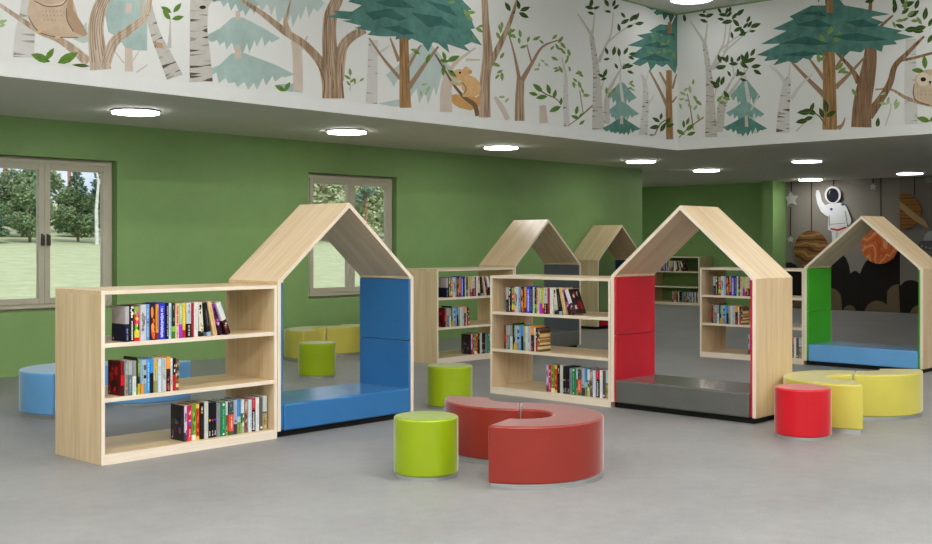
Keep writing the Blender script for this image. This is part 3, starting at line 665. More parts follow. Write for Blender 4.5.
f = Fig('L', 0, 0, 6.013); f.leaf(300, 372, 125, 158, 'leaf'); f.leaf(272, 362, 90, 55, 'leaf'); f.leaf(345, 380, 140, 28, 'leaf'); f.leaf(540, 398, 110, 176, 'leafd', .2); f.done('painted_leaves', L)
# birches left
f = Fig('L', 140, 0, 5.44); f.birch([(190, 425, 92), (130, 290, 70), (85, 190, 56), (50, 60, 44), (30, -80, 36)], 'birch', 'mark', 1); f.poly([(70, 225), (120, 235), (130, 262), (90, 262)], 'owlw', 1); f.ribbon([(158, 262, 24), (162, 180, 12), (163, 110, 6)], 'birch', 1)
for x, y, a in ((165, 108, 130), (170, 70, 150), (180, 68, 50), (172, 104, 12)): f.leaf(x, y, 68, a, 'leaf')
f.done('painted_birch', L); f = Fig('L', 140, 0, 5.44); f.birch([(332, 445, 130), (325, 300, 112), (318, 150, 96), (322, 0, 100), (330, -250, 90)], 'birch', 'mark', 1.3); f.blob(340, 40, 18, 10, 'ink', 0, 2); f.ribbon([(350, 45, 30), (395, -30, 20), (430, -120, 10)], 'birch', 1); f.leaf(395, 5, 40, 30, 'leaf'); f.done('painted_birch', L)
f = Fig('L', 140, 0, 5.44); f.leaf(790, 497, 68, 150, 'leaf'); f.leaf(785, 497, 60, 60, 'leaf'); f.done('painted_leaves', L)
# big oak
f = Fig('L', 280, 0, 4.73)
f.trunk([(250, 468, 104), (245, 360, 92), (238, 280, 76), (232, 170, 66), (240, 70, 62), (285, -40, 52), (330, -180, 44)], 'oak', 6)
f.trunk([(225, 420, 50), (200, 310, 44), (120, 215, 36), (30, 155, 34), (-90, 60, 24), (-180, 0, 16), (-260, -80, 12)], 'oak', 3, 1)
f.trunk([(275, 380, 54), (290, 240, 50), (330, 180, 44), (400, 140, 36)], 'oak', 3, 1); f.trunk([(45, 165, 30), (24, 105, 22), (35, 60, 12), (52, -10, 6)], 'oak', 1, 2)
f.ribbon([(205, 465, 7), (208, 380, 6), (170, 290, 4)], 'line', 3); f.ribbon([(298, 465, 9), (292, 380, 7), (288, 300, 4)], 'line', 3); f.done('painted_oak', L)
# dark fir with sticks
f = Fig('L', 280, 0, 4.73); f.birch([(432, 490, 56), (436, 350, 48), (440, 190, 44)], 'birchp', 'markp', .9); f.ribbon([(455, 260, 16), (520, 215, 8)], 'birchp'); f.done('painted_birch', L)
f = Fig('L', 280, 0, 4.73); f.trunk([(592, 510, 56), (588, 350, 48), (585, 170, 42)], 'fir', 2)
for p in ([(420, 180, 8), (490, 280, 12), (568, 372, 18)], [(520, 180, 8), (562, 290, 18)], [(664, 215, 8), (605, 315, 18)], [(748, 220, 10), (680, 310, 18), (608, 415, 26)]): f.ribbon(p, 'stick', 1)
f.tier(580, -520, -120, 400, 800, 'pine2', 12, 2, 'pine'); f.tier(585, -260, 60, 330, 880, 'pine', 14, 3, 'pine2')
f.poly([(330, 0), (420, -120), (760, -120), (870, 10), (905, 45), (890, 50), (920, 135), (900, 138), (955, 215), (905, 200), (870, 215), (900, 245), (840, 225), (790, 208), (800, 250), (745, 205), (722, 200), (700, 245), (672, 205), (622, 182), (600, 195), (590, 178), (545, 188), (548, 172), (480, 172), (412, 165), (430, 148), (350, 132), (385, 122), (290, 98), (340, 95), (222, 80), (270, 66), (250, 50), (340, 55), (385, 25), (320, 8)], 'pine', 4)
for p in ([(400, 60), (520, 40), (600, 90), (560, 100), (500, 80), (440, 95)], [(620, 60), (760, 80), (840, 140), (760, 120), (700, 130), (660, 95)], [(450, 10), (560, -10), (640, 40), (560, 35), (500, 30)], [(680, 0), (800, 30), (840, 80), (760, 50)], [(480, 130), (560, 120), (640, 160), (580, 165), (540, 150)]): f.poly(p, 'pine2', 5)
f.done('painted_pine', L)
f = Fig('L', 280, 0, 4.73); f.twig(735, 260, -50, 90, 'leaf', 46, 3); f.leaf(660, 255, 45, 150, 'leaf'); f.leaf(690, 300, 50, 70, 'leaf'); f.leaf(650, 240, 36, 170, 'leafm')
f.twig(330, 430, 88, 70, 'leafm', 34, 4); f.twig(340, 405, 30, 40, 'leafm', 30, 2); f.leaves([(680, 400), (665, 440), (690, 440), (700, 420)], 28, 'leafp'); f.done('painted_leaves', L)
# squirrel and its tree
f = Fig('L', 430, 0, 4.18); f.trunk([(228, 490, 50), (228, 350, 44), (240, 230, 42), (232, 100, 30), (226, -20, 26), (215, -200, 22)], 'oak', 4); f.trunk([(240, 290, 26), (285, 200, 26), (330, 100, 18), (366, -10, 10), (390, -100, 6)], 'oak', 2, 1); f.ribbon([(196, 485, 16), (186, 440, 20), (140, 405, 14), (95, 350, 10), (65, 300, 8), (20, 225, 6)], 'line', 2)
for x, y, l, a in ((335, 48, 46, 120), (372, 40, 40, 100), (375, 45, 46, 20), (370, 52, 48, -28), (345, 60, 20, 60), (65, 252, 40, 110), (70, 255, 58, 22)): f.leaf(x, y, l, a, 'leafd' if x > 300 else 'leaf')
f.leaves([(290, 115), (285, 150), (295, 125), (340, 130), (345, 150), (300, 105), (290, 300), (280, 320), (300, 320), (275, 270), (300, 232), (150, 55), (170, 52), (165, 75), (90, 10), (95, -10), (185, 155), (205, 125), (210, 110), (330, 145)], 34, 'leafm'); f.done('painted_oak', L)
f = Fig('L', 430, 0, 4.18); f.blob(150, 425, 62, 30, 'sqt', -8); f.poly([(88, 398), (110, 392), (140, 412), (180, 415), (210, 395), (208, 440), (170, 462), (120, 450), (95, 425)], 'sqt')
f.blob(170, 360, 38, 48, 'sq', 35, 1); f.blob(132, 315, 36, 24, 'sq', -25, 1); f.blob(104, 320, 14, 9, 'sq', -20, 2); f.blob(150, 293, 13, 15, 'sq', 20, 2); f.blob(166, 300, 9, 10, 'sqt', 0, 2); f.blob(124, 304, 5, 5, 'ink', 0, 3); f.blob(90, 298 if 0 else 300, 4, 4, 'ink', 0, 3)
f.ribbon([(150, 340, 18), (115, 352, 14), (85, 342, 10)], 'sq', 2); f.ribbon([(175, 385, 26), (150, 395, 22), (135, 398, 12)], 'sq', 2); f.ribbon([(135, 345, 4), (150, 372, 4), (140, 392, 4)], 'line', 3); f.done('painted_squirrel', L, 'painted ginger squirrel clinging to a thin branch')
# slim trees in the middle of the long wall
f = Fig('L', 430, 0, 4.18); f.trunk([(374, 505, 42), (374, 400, 36), (378, 325, 32)], 'oak', 3); f.ribbon([(372, 330, 16), (352, 230, 9), (330, 150, 5)], 'stick', 1); f.ribbon([(384, 335, 22), (425, 265, 14), (470, 195, 9), (545, 165, 4)], 'stick', 1); f.ribbon([(424, 262, 8), (412, 220, 6), (404, 185, 4)], 'stick', 1)
f.leaves([(375, 140), (372, 170), (410, 165), (390, 195), (445, 160), (465, 175), (520, 155), (545, 165), (530, 195), (335, 130), (345, 150), (510, 200), (555, 190)], 30, 'leafm'); f.done('painted_sapling', L)
f = Fig('L', 430, 0, 4.18); f.birch([(572, 530, 26), (566, 420, 22), (566, 320, 14), (550, 240, 6)], 'birchp', 'mark', 1); f.leaves([(545, 205), (580, 220), (520, 245), (582, 288), (530, 295), (555, 215), (575, 240), (525, 285), (545, 290), (570, 255), (605, 335), (625, 355), (600, 355), (620, 305)], 28, 'leafm'); f.ribbon([(640, 480, 4), (625, 380, 4)], 'stick'); f.done('painted_birch', L)
f = Fig('L', 430, 0, 4.18); f.ribbon([(432, 358, 3), (480, 392, 5), (525, 412, 4), (548, 440, 3)], 'line')
for x, y, l, a in ((470, 385, 54, 140), (500, 395, 46, 105), (450, 398, 40, 165), (490, 402, 50, 190), (515, 412, 40, 75), (545, 440, 34, 85), (546, 445, 54, 205)): f.leaf(x, y, l, a, 'leaf')
f.ribbon([(575, 525, 4), (612, 500, 5), (680, 440, 8)], 'stick'); f.leaves([(612, 460, 80), (606, 490, 160), (630, 482, 50), (634, 512, 40)], 36, 'leaf'); f.done('painted_leaves', L)
# tall birch near the corner
def tall_birch(wall, ox, oy, dx, dy, root, mir=1):
    f = Fig(wall, ox, oy, 3.63); T = lambda l: [(x+dx, y+dy)+tuple(r_) for x, y, *r_ in l]
    f.birch(T([(65, 470, 44), (62, 360, 34), (58, 260, 24), (48, 180, 18), (40, 130, 16)]), 'birch', 'mark', 1.5); f.birch(T([(96, 450, 24), (98, 350, 18), (130, 280, 8), (160, 230, 4)]), 'birch', 'mark', 1.2)
    for p in ([(42, 130, 12), (20, 95, 8), (-10, 50, 4)], [(42, 130, 10), (48, 90, 6), (52, 45, 3)], [(66, 225, 14), (95, 160, 8), (112, 120, 6), (120, 45, 3)], [(95, 158, 8), (150, 112, 5), (205, 82, 3)], [(150, 250, 4), (140, 200, 3), (130, 170, 2)], [(75, 330, 6), (88, 275, 3)]): f.ribbon(T(p), 'birch', 1)
    f.leaves(T([(40, 10, 80), (33, 28, 170), (58, 28, 20), (38, 48, 160), (95, 10, 120), (130, 25, 40), (100, 42, 170), (122, 12, 70), (155, 55, 130), (162, 78, 30), (140, 100, 100), (180, 95, 20), (190, 65, 50), (215, 85, 10), (205, 60, 60), (95, 185, 110), (122, 185, 80), (165, 185, 60), (190, 195, 10), (130, 240, 120), (165, 240, 40), (182, 262, 340), (176, 240, 10), (90, 265, 70), (85, 287, 200), (75, 275, 150), (95, 215, 190), (140, 190, 95), (185, 210, 330)]), 30, 'leafd')
    f.leaves(T([(120, 330), (95, 330), (105, 345), (0, 270), (8, 330), (20, 345)]), 26, 'leafm'); f.done('painted_birch', root)
f = Fig('L', 580, 0, 3.63); f.tier(150, 300, 400, 90, 205, 'teal', 8); f.tier(150, 370, 450, 85, 215, 'teal', 9, 1); f.tier(150, 430, 500, 80, 220, 'pine', 9, 2); f.ribbon([(150, 450, 12), (150, 420, 10)], 'pale', 4)
f.done('painted_background_pine', L); f = Fig('L', 580, 0, 3.63); f.birch([(176, 486, 16), (160, 400, 13), (147, 310, 9), (145, 250, 4)], 'birchp', 'mark', 1); f.done('painted_birch', L); f = Fig('L', 580, 0, 3.63); f.birch([(228, 490, 32), (236, 400, 24), (236, 310, 16), (222, 270, 6)], 'birchp', 'mark', 1.3); f.ribbon([(240, 390, 8), (268, 345, 4)], 'birchp', 1); f.ribbon([(238, 300, 6), (248, 260, 3)], 'birchp', 1); 
f.leaves([(184, 300), (180, 320), (190, 325), (190, 310), (260, 490)], 20, 'leafm'); f.done('painted_birch', L)
tall_birch('L', 580, 0, 0, 0, L)
f = Fig('L', 580, 0, 3.63); f.trunk([(325, 506, 26), (322, 400, 24), (322, 255, 20)], 'fir', 2)
for p in ([(250, 255, 6), (285, 320, 9), (315, 385, 12)], [(288, 262, 6), (316, 312, 10)], [(350, 268, 5), (334, 322, 10)], [(352, 348, 4), (334, 372, 8)]): f.ribbon(p, 'stick', 1)
f.tier(325, -60, 85, 235, 420, 'pine2', 8, 2, 'pine'); f.ribbon([(325, 122, 15), (324, 80, 12)], 'fir', 5)
f.poly([(345, 60), (330, 92), (290, 88), (250, 112), (262, 118), (205, 128), (230, 140), (172, 165), (225, 172), (180, 205), (215, 212), (188, 232), (218, 240), (245, 225), (255, 258), (275, 232), (298, 244), (315, 232), (345, 268), (420, 250), (420, 60)], 'pine', 3)
for p in ([(230, 165), (280, 150), (330, 170), (290, 175)], [(215, 215), (270, 195), (330, 220), (280, 222)], [(270, 115), (320, 105), (345, 130), (310, 128)]): f.poly(p, 'pine2', 4)
f.leaves([(262, 130), (285, 155), (305, 185), (265, 155), (255, 190), (295, 125), (320, 150), (325, 185), (310, 215), (285, 190), (340, 200), (300, 160)], 22, 'leafm'); f.done('painted_pine', L)
f = Fig('L', 580, 0, 3.63); f.ribbon([(270, 490, 4), (290, 450, 4), (320, 432, 4)], 'line'); f.leaves([(275, 435, 150), (293, 422, 80), (318, 440, 60), (270, 462, 190), (300, 462, 60), (326, 455, 20)], 32, 'leafd'); f.done('painted_leaves', L)
# --- right wall
f = Fig('R', 580, 0, 3.63); f.tier(600, 290, 400, 545, 655, 'teal', 8); f.tier(600, 370, 450, 530, 670, 'teal', 9, 1); f.tier(600, 425, 500, 520, 680, 'pine', 9, 2); f.ribbon([(606, 460, 12), (604, 420, 10)], 'pale', 4)
f.done('painted_background_pine', R); f = Fig('R', 580, 0, 3.63); f.birch([(640, 482, 18), (620, 400, 15), (604, 310, 11), (596, 240, 4)], 'birchp', 'mark', 1); f.ribbon([(622, 400, 6), (650, 340, 4)], 'birchp', 1)
f.done('painted_birch', R); f = Fig('R', 580, 0, 3.63); f.ribbon([(412, 470, 5), (402, 400, 4), (390, 340, 3)], 'stick'); f.leaves([(385, 325), (370, 360), (390, 365), (400, 385), (375, 340), (430, 425), (365, 385), (400, 325), (420, 390)], 26, 'leafp'); f.done('painted_background_tree', R)
tall_birch('R', 580, 0, 412, 28, R)
f = Fig('R', 580, 0, 3.63); f.birch([(508, 465, 30), (522, 380, 20), (560, 320, 12), (612, 245, 5)], 'birch', 'mark', 1); f.ribbon([(485, 250, 12), (530, 185, 8), (548, 90, 4)], 'birch', 1); f.ribbon([(522, 190, 8), (590, 132, 5), (645, 85, 3)], 'birch', 1)
f.leaves([(545, 35, 80), (582, 45, 40), (520, 54, 175), (562, 58, 50), (535, 80, 190), (612, 70, 60), (590, 115, 120), (638, 92, 20), (628, 190, 60), (592, 212, 110), (558, 232, 180), (575, 262, 100), (620, 218, 20), (645, 262, 330), (525, 215, 150), (515, 245, 200), (518, 293, 70), (495, 310, 200), (532, 345, 120), (640, 240, 10), (605, 205, 80), (380, 66, 100)], 34, 'leafd')
f.ribbon([(360, 500, 4), (395, 465, 4), (450, 425, 6)], 'stick'); f.leaves([(377, 450, 95), (365, 480, 150), (405, 485, 20), (400, 462, 40), (392, 440, 70)], 34, 'leaf'); f.done('painted_birch', R)
f = Fig('R', 740, 0, 3.625); f.birch([(155, 482, 50), (160, 400, 42), (170, 300, 28), (168, 285, 22)], 'birchp', 'mark', 1.4); f.ribbon([(165, 300, 16), (140, 265, 10), (108, 238, 5)], 'birchp', 1); f.ribbon([(176, 300, 12), (180, 250, 6), (184, 225, 4)], 'birchp', 1); f.ribbon([(185, 360, 16), (220, 310, 10), (262, 270, 6)], 'birchp', 1)
f.ribbon([(205, 475, 5), (235, 445, 4)], 'pale'); f.done('painted_birch', R); f = Fig('R', 740, 0, 3.625); f.birch([(622, 450, 48), (618, 300, 44), (620, 140, 38)], 'birchp', 'markp', 1.2); f.ribbon([(528, 455, 5), (548, 390, 4), (540, 365, 3)], 'pale'); f.leaves([(520, 375), (538, 365), (565, 372), (570, 382), (520, 340)], 28, 'leafp'); f.done('painted_birch', R)
f = Fig('R', 740, 0, 3.625); f.trunk([(326, 470, 54), (325, 330, 48), (322, 185, 44)], 'fir', 3)
for p in ([(188, 225, 8), (250, 290, 14), (306, 345, 20)], [(254, 215, 7), (305, 285, 16)], [(384, 190, 6), (346, 252, 14)], [(455, 205, 7), (400, 265, 12), (346, 318, 18)], [(382, 425, 3), (372, 452, 10), (352, 468, 22)]): f.ribbon(p, 'stick', 1)
f.tier(325, -250, 35, 150, 480, 'pine2', 12, 2, 'pine')
f.poly([(330, -20), (310, 20), (260, 20), (180, 60), (195, 70), (120, 105), (170, 112), (76, 160), (150, 158), (60, 200), (100, 205), (88, 222), (140, 215), (120, 238), (175, 222), (205, 230), (230, 210), (255, 218), (270, 198), (300, 202), (312, 186), (345, 190), (378, 206), (400, 185), (440, 190), (460, 170), (515, 188), (520, 165), (570, 160), (560, 148), (632, 134), (570, 120), (590, 112), (500, 92), (520, 80), (470, 62), (545, 52), (440, 30), (380, 20), (345, -20)], 'pine', 4); f.ribbon([(327, 46, 26), (325, 0, 22)], 'fir', 6)
for p in ([(140, 160), (240, 130), (330, 160), (270, 165), (200, 158)], [(330, 130), (430, 120), (540, 145), (440, 150), (380, 145)], [(200, 90), (280, 70), (340, 95), (280, 100)], [(380, 80), (450, 70), (500, 95), (440, 100)], [(150, 200), (230, 185), (300, 195), (230, 205)], [(220, 50), (290, 40), (320, 60)]): f.poly(p, 'pine2', 5)
f.leaves([(240, 75), (212, 90), (250, 110), (212, 150), (285, 95), (300, 85), (345, 80), (355, 140), (300, 140), (330, 110), (360, 130), (290, 155)], 36, 'leafm'); f.done('painted_pine', R)
f = Fig('R', 740, 0, 3.625); f.trunk([(440, 462, 74), (445, 370, 66), (462, 280, 58), (474, 190, 44), (466, 120, 26), (472, 40, 14), (480, -60, 10)], 'oakd', 6); f.trunk([(480, 160, 24), (486, 125, 22), (515, 92, 12), (556, 55, 6)], 'oakd', 1, 1)
f.trunk([(465, 420, 40), (510, 360, 28), (545, 300, 24), (562, 240, 20), (605, 195, 16), (668, 132, 8)], 'oakd', 2, 1); f.ribbon([(580, 220, 10), (640, 208, 10), (740, 180, 8)], 'oakd', 2); f.trunk([(432, 300, 24), (405, 250, 16), (350, 190, 9), (290, 125, 6), (240, 90, 3)], 'oakd', 1, 1); f.ribbon([(490, 325, 6), (550, 325, 8), (620, 362, 14), (760, 392, 18)], 'oak', 0)
f.leaves([(610, 15, 20), (562, 28, 80), (642, 15, 70), (630, 50, 30), (672, 50, 80), (692, 80, 60), (622, 106, 10), (652, 102, 190), (580, 95, 160), (560, 10, 100), (590, 5, 120), (640, 110, 170), (690, 140, 60), (470, 5, 190), (600, 40, 40)], 44, 'leafd'); f.leaves([(600, 70), (580, 75), (635, 75), (560, 90), (650, 75), (620, 50), (600, 20)], 32, 'leafm'); f.done('painted_oak', R)
f = Fig('R', 1010, 0, 3.0); f.trunk([(120, 480, 60), (118, 330, 54), (115, 170, 48)], 'fir', 3); f.tier(115, -300, 40, -90, 330, 'pine2', 12, 2, 'pine'); f.tier(115, -60, 240, -140, 380, 'pine', 14, 3, 'pine2'); f.done('painted_pine', R)
tall_birch('R', 1060, 10, 260, 60, R); tall_birch('R', 1160, 20, 380, 100, R)
f = Fig('L', -260, -20, 4.73); f.trunk([(250, 420, 104), (245, 310, 92), (238, 230, 76), (232, 120, 66), (240, 20, 62), (285, -140, 52)], 'oakp', 6); f.trunk([(275, 330, 54), (290, 190, 50), (360, 90, 40), (420, -20, 26)], 'oakp', 3, 1); f.leaves([(420, -40), (380, 60), (440, 10), (150, 380), (330, 400), (400, 380)], 60, 'leaf'); f.done('painted_oak', L)
f = Fig('R', 740, 0, 3.625); f.poly([(634, 300), (628, 340), (640, 364), (680, 380), (740, 384), (760, 350), (756, 290), (700, 262), (650, 270)], 'owl'); f.blob(690, 285, 58, 34, 'owl', 8, 1); f.blob(666, 288, 25, 25, 'cream', 0, 2); f.blob(712, 290, 26, 26, 'cream', 0, 2); f.blob(665, 288, 10, 8, 'ink', 0, 3); f.blob(714, 290, 10, 8, 'ink', 0, 3); f.poly([(684, 294), (696, 294), (690, 308)], 'ink', 3); f.poly([(740, 300), (765, 300), (780, 370), (750, 386), (735, 350)], 'owlw', 2); f.ribbon([(632, 305, 3), (629, 340, 4), (642, 366, 4), (690, 382, 4)], 'line', 2)
for k in range(12): f.leaf(655+(k % 5)*16, 325+(k//5)*14, 9, -60, 'owlw', .5, 2)
f.done('painted_owl', R, 'painted round-faced brown owl on a branch')
f = Fig('R', 740, 0, 3.625); f.ribbon([(225, 400, 3), (280, 415, 5), (312, 455, 5)], 'line'); f.leaves([(262, 388, 70), (232, 408, 180), (248, 430, 200), (225, 440, 190), (296, 410, 110), (312, 385, 100), (330, 412, 30), (255, 405, 160), (500, 445, 85)], 44, 'leafd'); f.leaf(640, 262, 0.1, 0, 'leaf'); f.leaf(672, 250, 50, 95, 'leaf'); f.leaf(668, 258, 46, 175, 'leaf'); f.leaf(690, 440, 52, 165, 'leaf'); f.leaf(686, 440, 48, 30, 'leaf'); f.leaves([(285, 210), (370, 255), (380, 262), (365, 240), (415, 335), (300, 212)], 30, 'leafm'); f.done('painted_leaves', R)

# ------------------------------------------------------------------ space mural and hanging decorations on the end wall
SPV1 = PV-.002
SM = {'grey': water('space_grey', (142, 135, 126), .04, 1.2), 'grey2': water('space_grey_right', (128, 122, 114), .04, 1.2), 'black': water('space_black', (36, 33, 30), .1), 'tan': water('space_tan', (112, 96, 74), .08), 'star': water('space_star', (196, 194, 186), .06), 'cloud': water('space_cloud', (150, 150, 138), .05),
      'suit': water('space_suit', (214, 215, 216), .05), 'suits': water('space_suit_seam', (150, 152, 156), .05), 'visor': water('space_visor', (26, 26, 38)), 'redb': water('space_red', (200, 40, 40)), 'violet': water('space_violet', (90, 60, 150)), 'blueb': water('space_blue', (60, 80, 170)), 'string': water('space_string', (84, 62, 46)), 'ufo': water('space_ufo', (96, 94, 96), .1), 'dome': water('space_dome', (168, 170, 170), .08), 'ring': water('space_ring', (176, 146, 104), .12)}
def planet_mat(name, cols, sc, dist):
    m, nt, b = new_mat(name); mp = coords(nt, sc, rnd=False)
    n = nt.nodes.new('ShaderNodeTexWave'); n.bands_direction = 'Z'; n.inputs['Scale'].default_value = 1; n.inputs['Distortion'].default_value = dist; n.inputs['Detail'].default_value = 3; n.inputs['Detail Scale'].default_value = 1.2
    nt.links.new(mp.outputs[0], n.inputs[0]); r = ramp(nt, [(k/(len(cols)-1), lin(c)) for k, c in enumerate(cols)]); nt.links.new(n.outputs['Fac'], r.inputs[0]); nt.links.new(r.outputs[0], b.inputs['Base Color']); b.inputs['Roughness'].default_value = .7; b.inputs['Specular IOR Level'].default_value = .2
    return m
SM['brown'] = planet_mat('planet_brown', [(84, 56, 32), (140, 100, 56), (110, 76, 40), (164, 124, 76)], (1.2, 1.2, 1.5), 6)
SM['orange'] = planet_mat('planet_orange', [(214, 92, 42), (230, 134, 76), (206, 80, 36), (238, 164, 112)], (2, 2, 1.0), 14)
SM['amber'] = planet_mat('planet_amber', [(120, 78, 38), (160, 108, 54), (134, 90, 44)], (1, .5, 2.2), 2)
zk, zx, zy = 3.625, 780, 170
def sp(x, y, off=0):
    p = on_u(zx+x/zk, zy+y/zk, EU-off); return p
def relief(mb, pts, m, o0, o1):
    q = [sp(x, y, .06) for x, y in pts]; mb.prism([(p.y, p.z) for p in q], EU-o0, EU-o1, 'x', m)
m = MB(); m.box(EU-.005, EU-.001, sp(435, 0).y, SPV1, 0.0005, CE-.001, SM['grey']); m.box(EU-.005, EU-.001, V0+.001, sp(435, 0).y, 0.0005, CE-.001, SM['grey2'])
def print_(mb, pts, mt, off): q = [on_u(zx+x/zk, min(zy+y/zk, 400), EU-.005-off) for x, y in pts]; mb.faces([(EU-.005-off, min(p.y, SPV1), min(max(p.z, 0.001), CE-.002)) for p in q], [tuple(range(len(q)))], mt)
def hump(cx, cy, r, a0=180, a1=0, n=14): return [(cx+r*math.cos(math.radians(a0+(a1-a0)*k/n)), cy-r*math.sin(math.radians(a0+(a1-a0)*k/n))) for k in range(n+1)]
print_(m, [(22, 520), (22, 335), (40, 335), (58, 345), (72, 362), (85, 390), (120, 350), (160, 325), (185, 335), (200, 318), (225, 305), (240, 320), (250, 345), (255, 375), (268, 366), (278, 366), (290, 376), (300, 350), (312, 330), (335, 316), (375, 306), (400, 312), (412, 325), (420, 300), (428, 285), (435, 292), (435, 520)], SM['black'], .0004)
for h_ in ([(150, 520)]+hump(178, 470, 44, 170, 0)+[(225, 520)], [(222, 520)]+hump(252, 512, 22)+[(280, 520)], [(300, 520)]+hump(352, 520, 46, 170, 40)+hump(430, 458, 44, 160, 90)+[(435, 520)], [(40, 520)]+hump(70, 500, 30)+[(100, 520)]): print_(m, h_, SM['tan'], .0008)
print_(m, [(435, 520)]+[(435, 420)]+hump(474, 445, 46, 125, 0)+[(525, 520)], SM['black'], .0004)
print_(m, [(440, 520)]+hump(505, 524, 34)+[(560, 520)], SM['tan'], .0008)
print_(m, [(530, 520), (560, 440), (600, 400), (660, 430), (700, 520)], SM['black'], .0004)
for c_ in ((265, 40, 16), (292, 42, 20), (240, 34, 12), (318, 36, 12), (540, 36, 18), (562, 34, 16)): print_(m, [(c_[0]+c_[2]*math.cos(t), c_[1]+c_[2]*.6*math.sin(t)) for t in (2*PI*k/16 for k in range(16))], SM['cloud'], .0006+c_[0]*1e-6)
tag(obj('space_mural', m, smooth='flat'), 'grey space mural with black and tan cloud shapes on the far right wall', 'mural')
def deco(name, label, cat, cx, cy, top=None, upto=None):
    p = sp(cx, cy, .06); t = thing(name, label, cat, (EU, p.y, p.z), 0); t['_'] = 0; del t['_']
    if top is not None:
        a = sp(top[0], top[1], .06); s_ = MB(); s_.box(EU-.05, EU-.042, a.y-.012, a.y+.012, a.z, (sp(*upto, .06).z if upto else CE-.001), SM['string']); put('string', s_, t)
    return t
def put(name, mb, t, label=None):
    o = obj(name, mb, None, t); o.data.transform(Matrix.Translation(-Vector(t.location))); 
    if label: o['label'] = label
    return o
def disc(cx, cy, rx, ry=None, n=40, a0=0, a1=360): 
    ry = ry or rx
    return [(cx+rx*math.cos(math.radians(a0+(a1-a0)*k/n)), cy-ry*math.sin(math.radians(a0+(a1-a0)*k/n))) for k in range(n if a1-a0 == 360 else n+1)]
def star(name_label, cx, cy, r, rot=0, upto=None):
    t = deco('hanging_star', name_label, 'star', cx, cy, (cx, cy-r*.8), upto); s_ = MB()
    relief(s_, [(cx+(r if k % 2 == 0 else r*.5)*math.sin(2*PI*k/10+rot), cy-(r if k % 2 == 0 else r*.5)*math.cos(2*PI*k/10+rot)) for k in range(10)], SM['star'], .04, .055); put('star_cutout', s_, t)
star('large pale star hanging beside the green pillar', 40, 105, 29, -.1); star('small pale star low beside the green pillar, above the brown planet', 37, 251, 12.5, 0, (37, 134)); star('small pale star near the ceiling right of the astronaut', 337, 60, 13.5, .2)
t = deco('hanging_planet', 'brown banded planet cutout hanging left of the green nook roof', 'planet', 113, 287, (113, 232)); s_ = MB(); relief(s_, disc(113, 287, 61, 67), SM['brown'], .04, .075); put('planet_disc', s_, t)
t = deco('hanging_planet', 'fiery orange planet cutout seen through the green nook roof', 'planet', 362, 272, (365, 210)); s_ = MB(); relief(s_, disc(362, 272, 67, 68), SM['orange'], .04, .075); put('planet_disc', s_, t)
t = deco('hanging_planet', 'amber ringed planet cutout, cut off straight on its left side', 'planet', 470, 150, (487, 92)); s_ = MB(); relief(s_, [(435, 84)]+disc(442, 150, 70, 66, 24, 95, -95)[1:-1]+[(435, 216)], SM['amber'], .04, .07); put('planet_disc', s_, t)
s_ = MB(); relief(s_, [(435, 112), (470, 140), (505, 168), (528, 184), (540, 206), (536, 212), (505, 194), (470, 168), (435, 136)], SM['ring'], .07, .08); put('planet_ring', s_, t)
# astronaut
t = deco('hanging_astronaut', 'white astronaut cutout waving one arm on the far wall', 'astronaut', 205, 170, (193, 62))
s_ = MB()
relief(s_, [(178, 122), (165, 128), (152, 112), (146, 86), (140, 72), (132, 74), (130, 92), (136, 122), (148, 150), (166, 165), (176, 168), (174, 215), (188, 222), (190, 262), (215, 268), (222, 235), (228, 262), (246, 262), (244, 205), (240, 180), (248, 200), (258, 194), (258, 176), (248, 150), (238, 128), (222, 118)], SM['suit'], .04, .07); put('suit', s_, t)
s_ = MB(); relief(s_, disc(193, 90, 29, 31), SM['suit'], .07, .09); put('helmet', s_, t)
s_ = MB(); relief(s_, disc(193, 92, 22, 26), SM['visor'], .09, .094); relief(s_, [(182, 76), (186, 74), (182, 84), (178, 90)], SM['suits'], .094, .096); put('visor', s_, t)
s_ = MB(); relief(s_, [(184, 210), (210, 214), (240, 205), (241, 211), (211, 221), (184, 216)], SM['redb'], .07, .074); put('belt', s_, t)
s_ = MB(); relief(s_, disc(187, 142, 5, 5, 12), SM['violet'], .07, .074); put('suit_badge', s_, t); s_ = MB(); relief(s_, disc(228, 125, 5, 5, 12), SM['blueb'], .07, .0745); put('suit_badge', s_, t); s_ = MB()
for q in ([(177, 165), (181, 165), (182, 200), (178, 205)], [(236, 150), (240, 150), (244, 182), (241, 184)], [(206, 222), (209, 222), (208, 262), (205, 262)], [(180, 196), (236, 192), (236, 194), (180, 199)]): relief(s_, q, SM['suits'], .07, .073)
put('suit_seams', s_, t)
t = deco('hanging_saucer', 'grey flying saucer cutout at the right edge of the far wall', 'flying saucer', 545, 262); s_ = MB(); relief(s_, disc(552, 272, 50, 22), SM['ufo'], .04, .065); put('saucer_body', s_, t); s_ = MB(); relief(s_, disc(552, 256, 30, 36, 20, 0, 180), SM['dome'], .065, .08); put('saucer_dome', s_, t)
s_ = MB()
for k in range(6): relief(s_, disc(515+k*15, 276+8*math.sin(PI*k/5), 4, 3.5, 10), SM['dome'], .065, .068)
put('saucer_lights', s_, t)
s_ = MB(); a = sp(552, 225, .06); s_.box(EU-.05, EU-.042, a.y-.012, a.y+.012, a.z, CE-.001, SM['string']); put('string', s_, t)
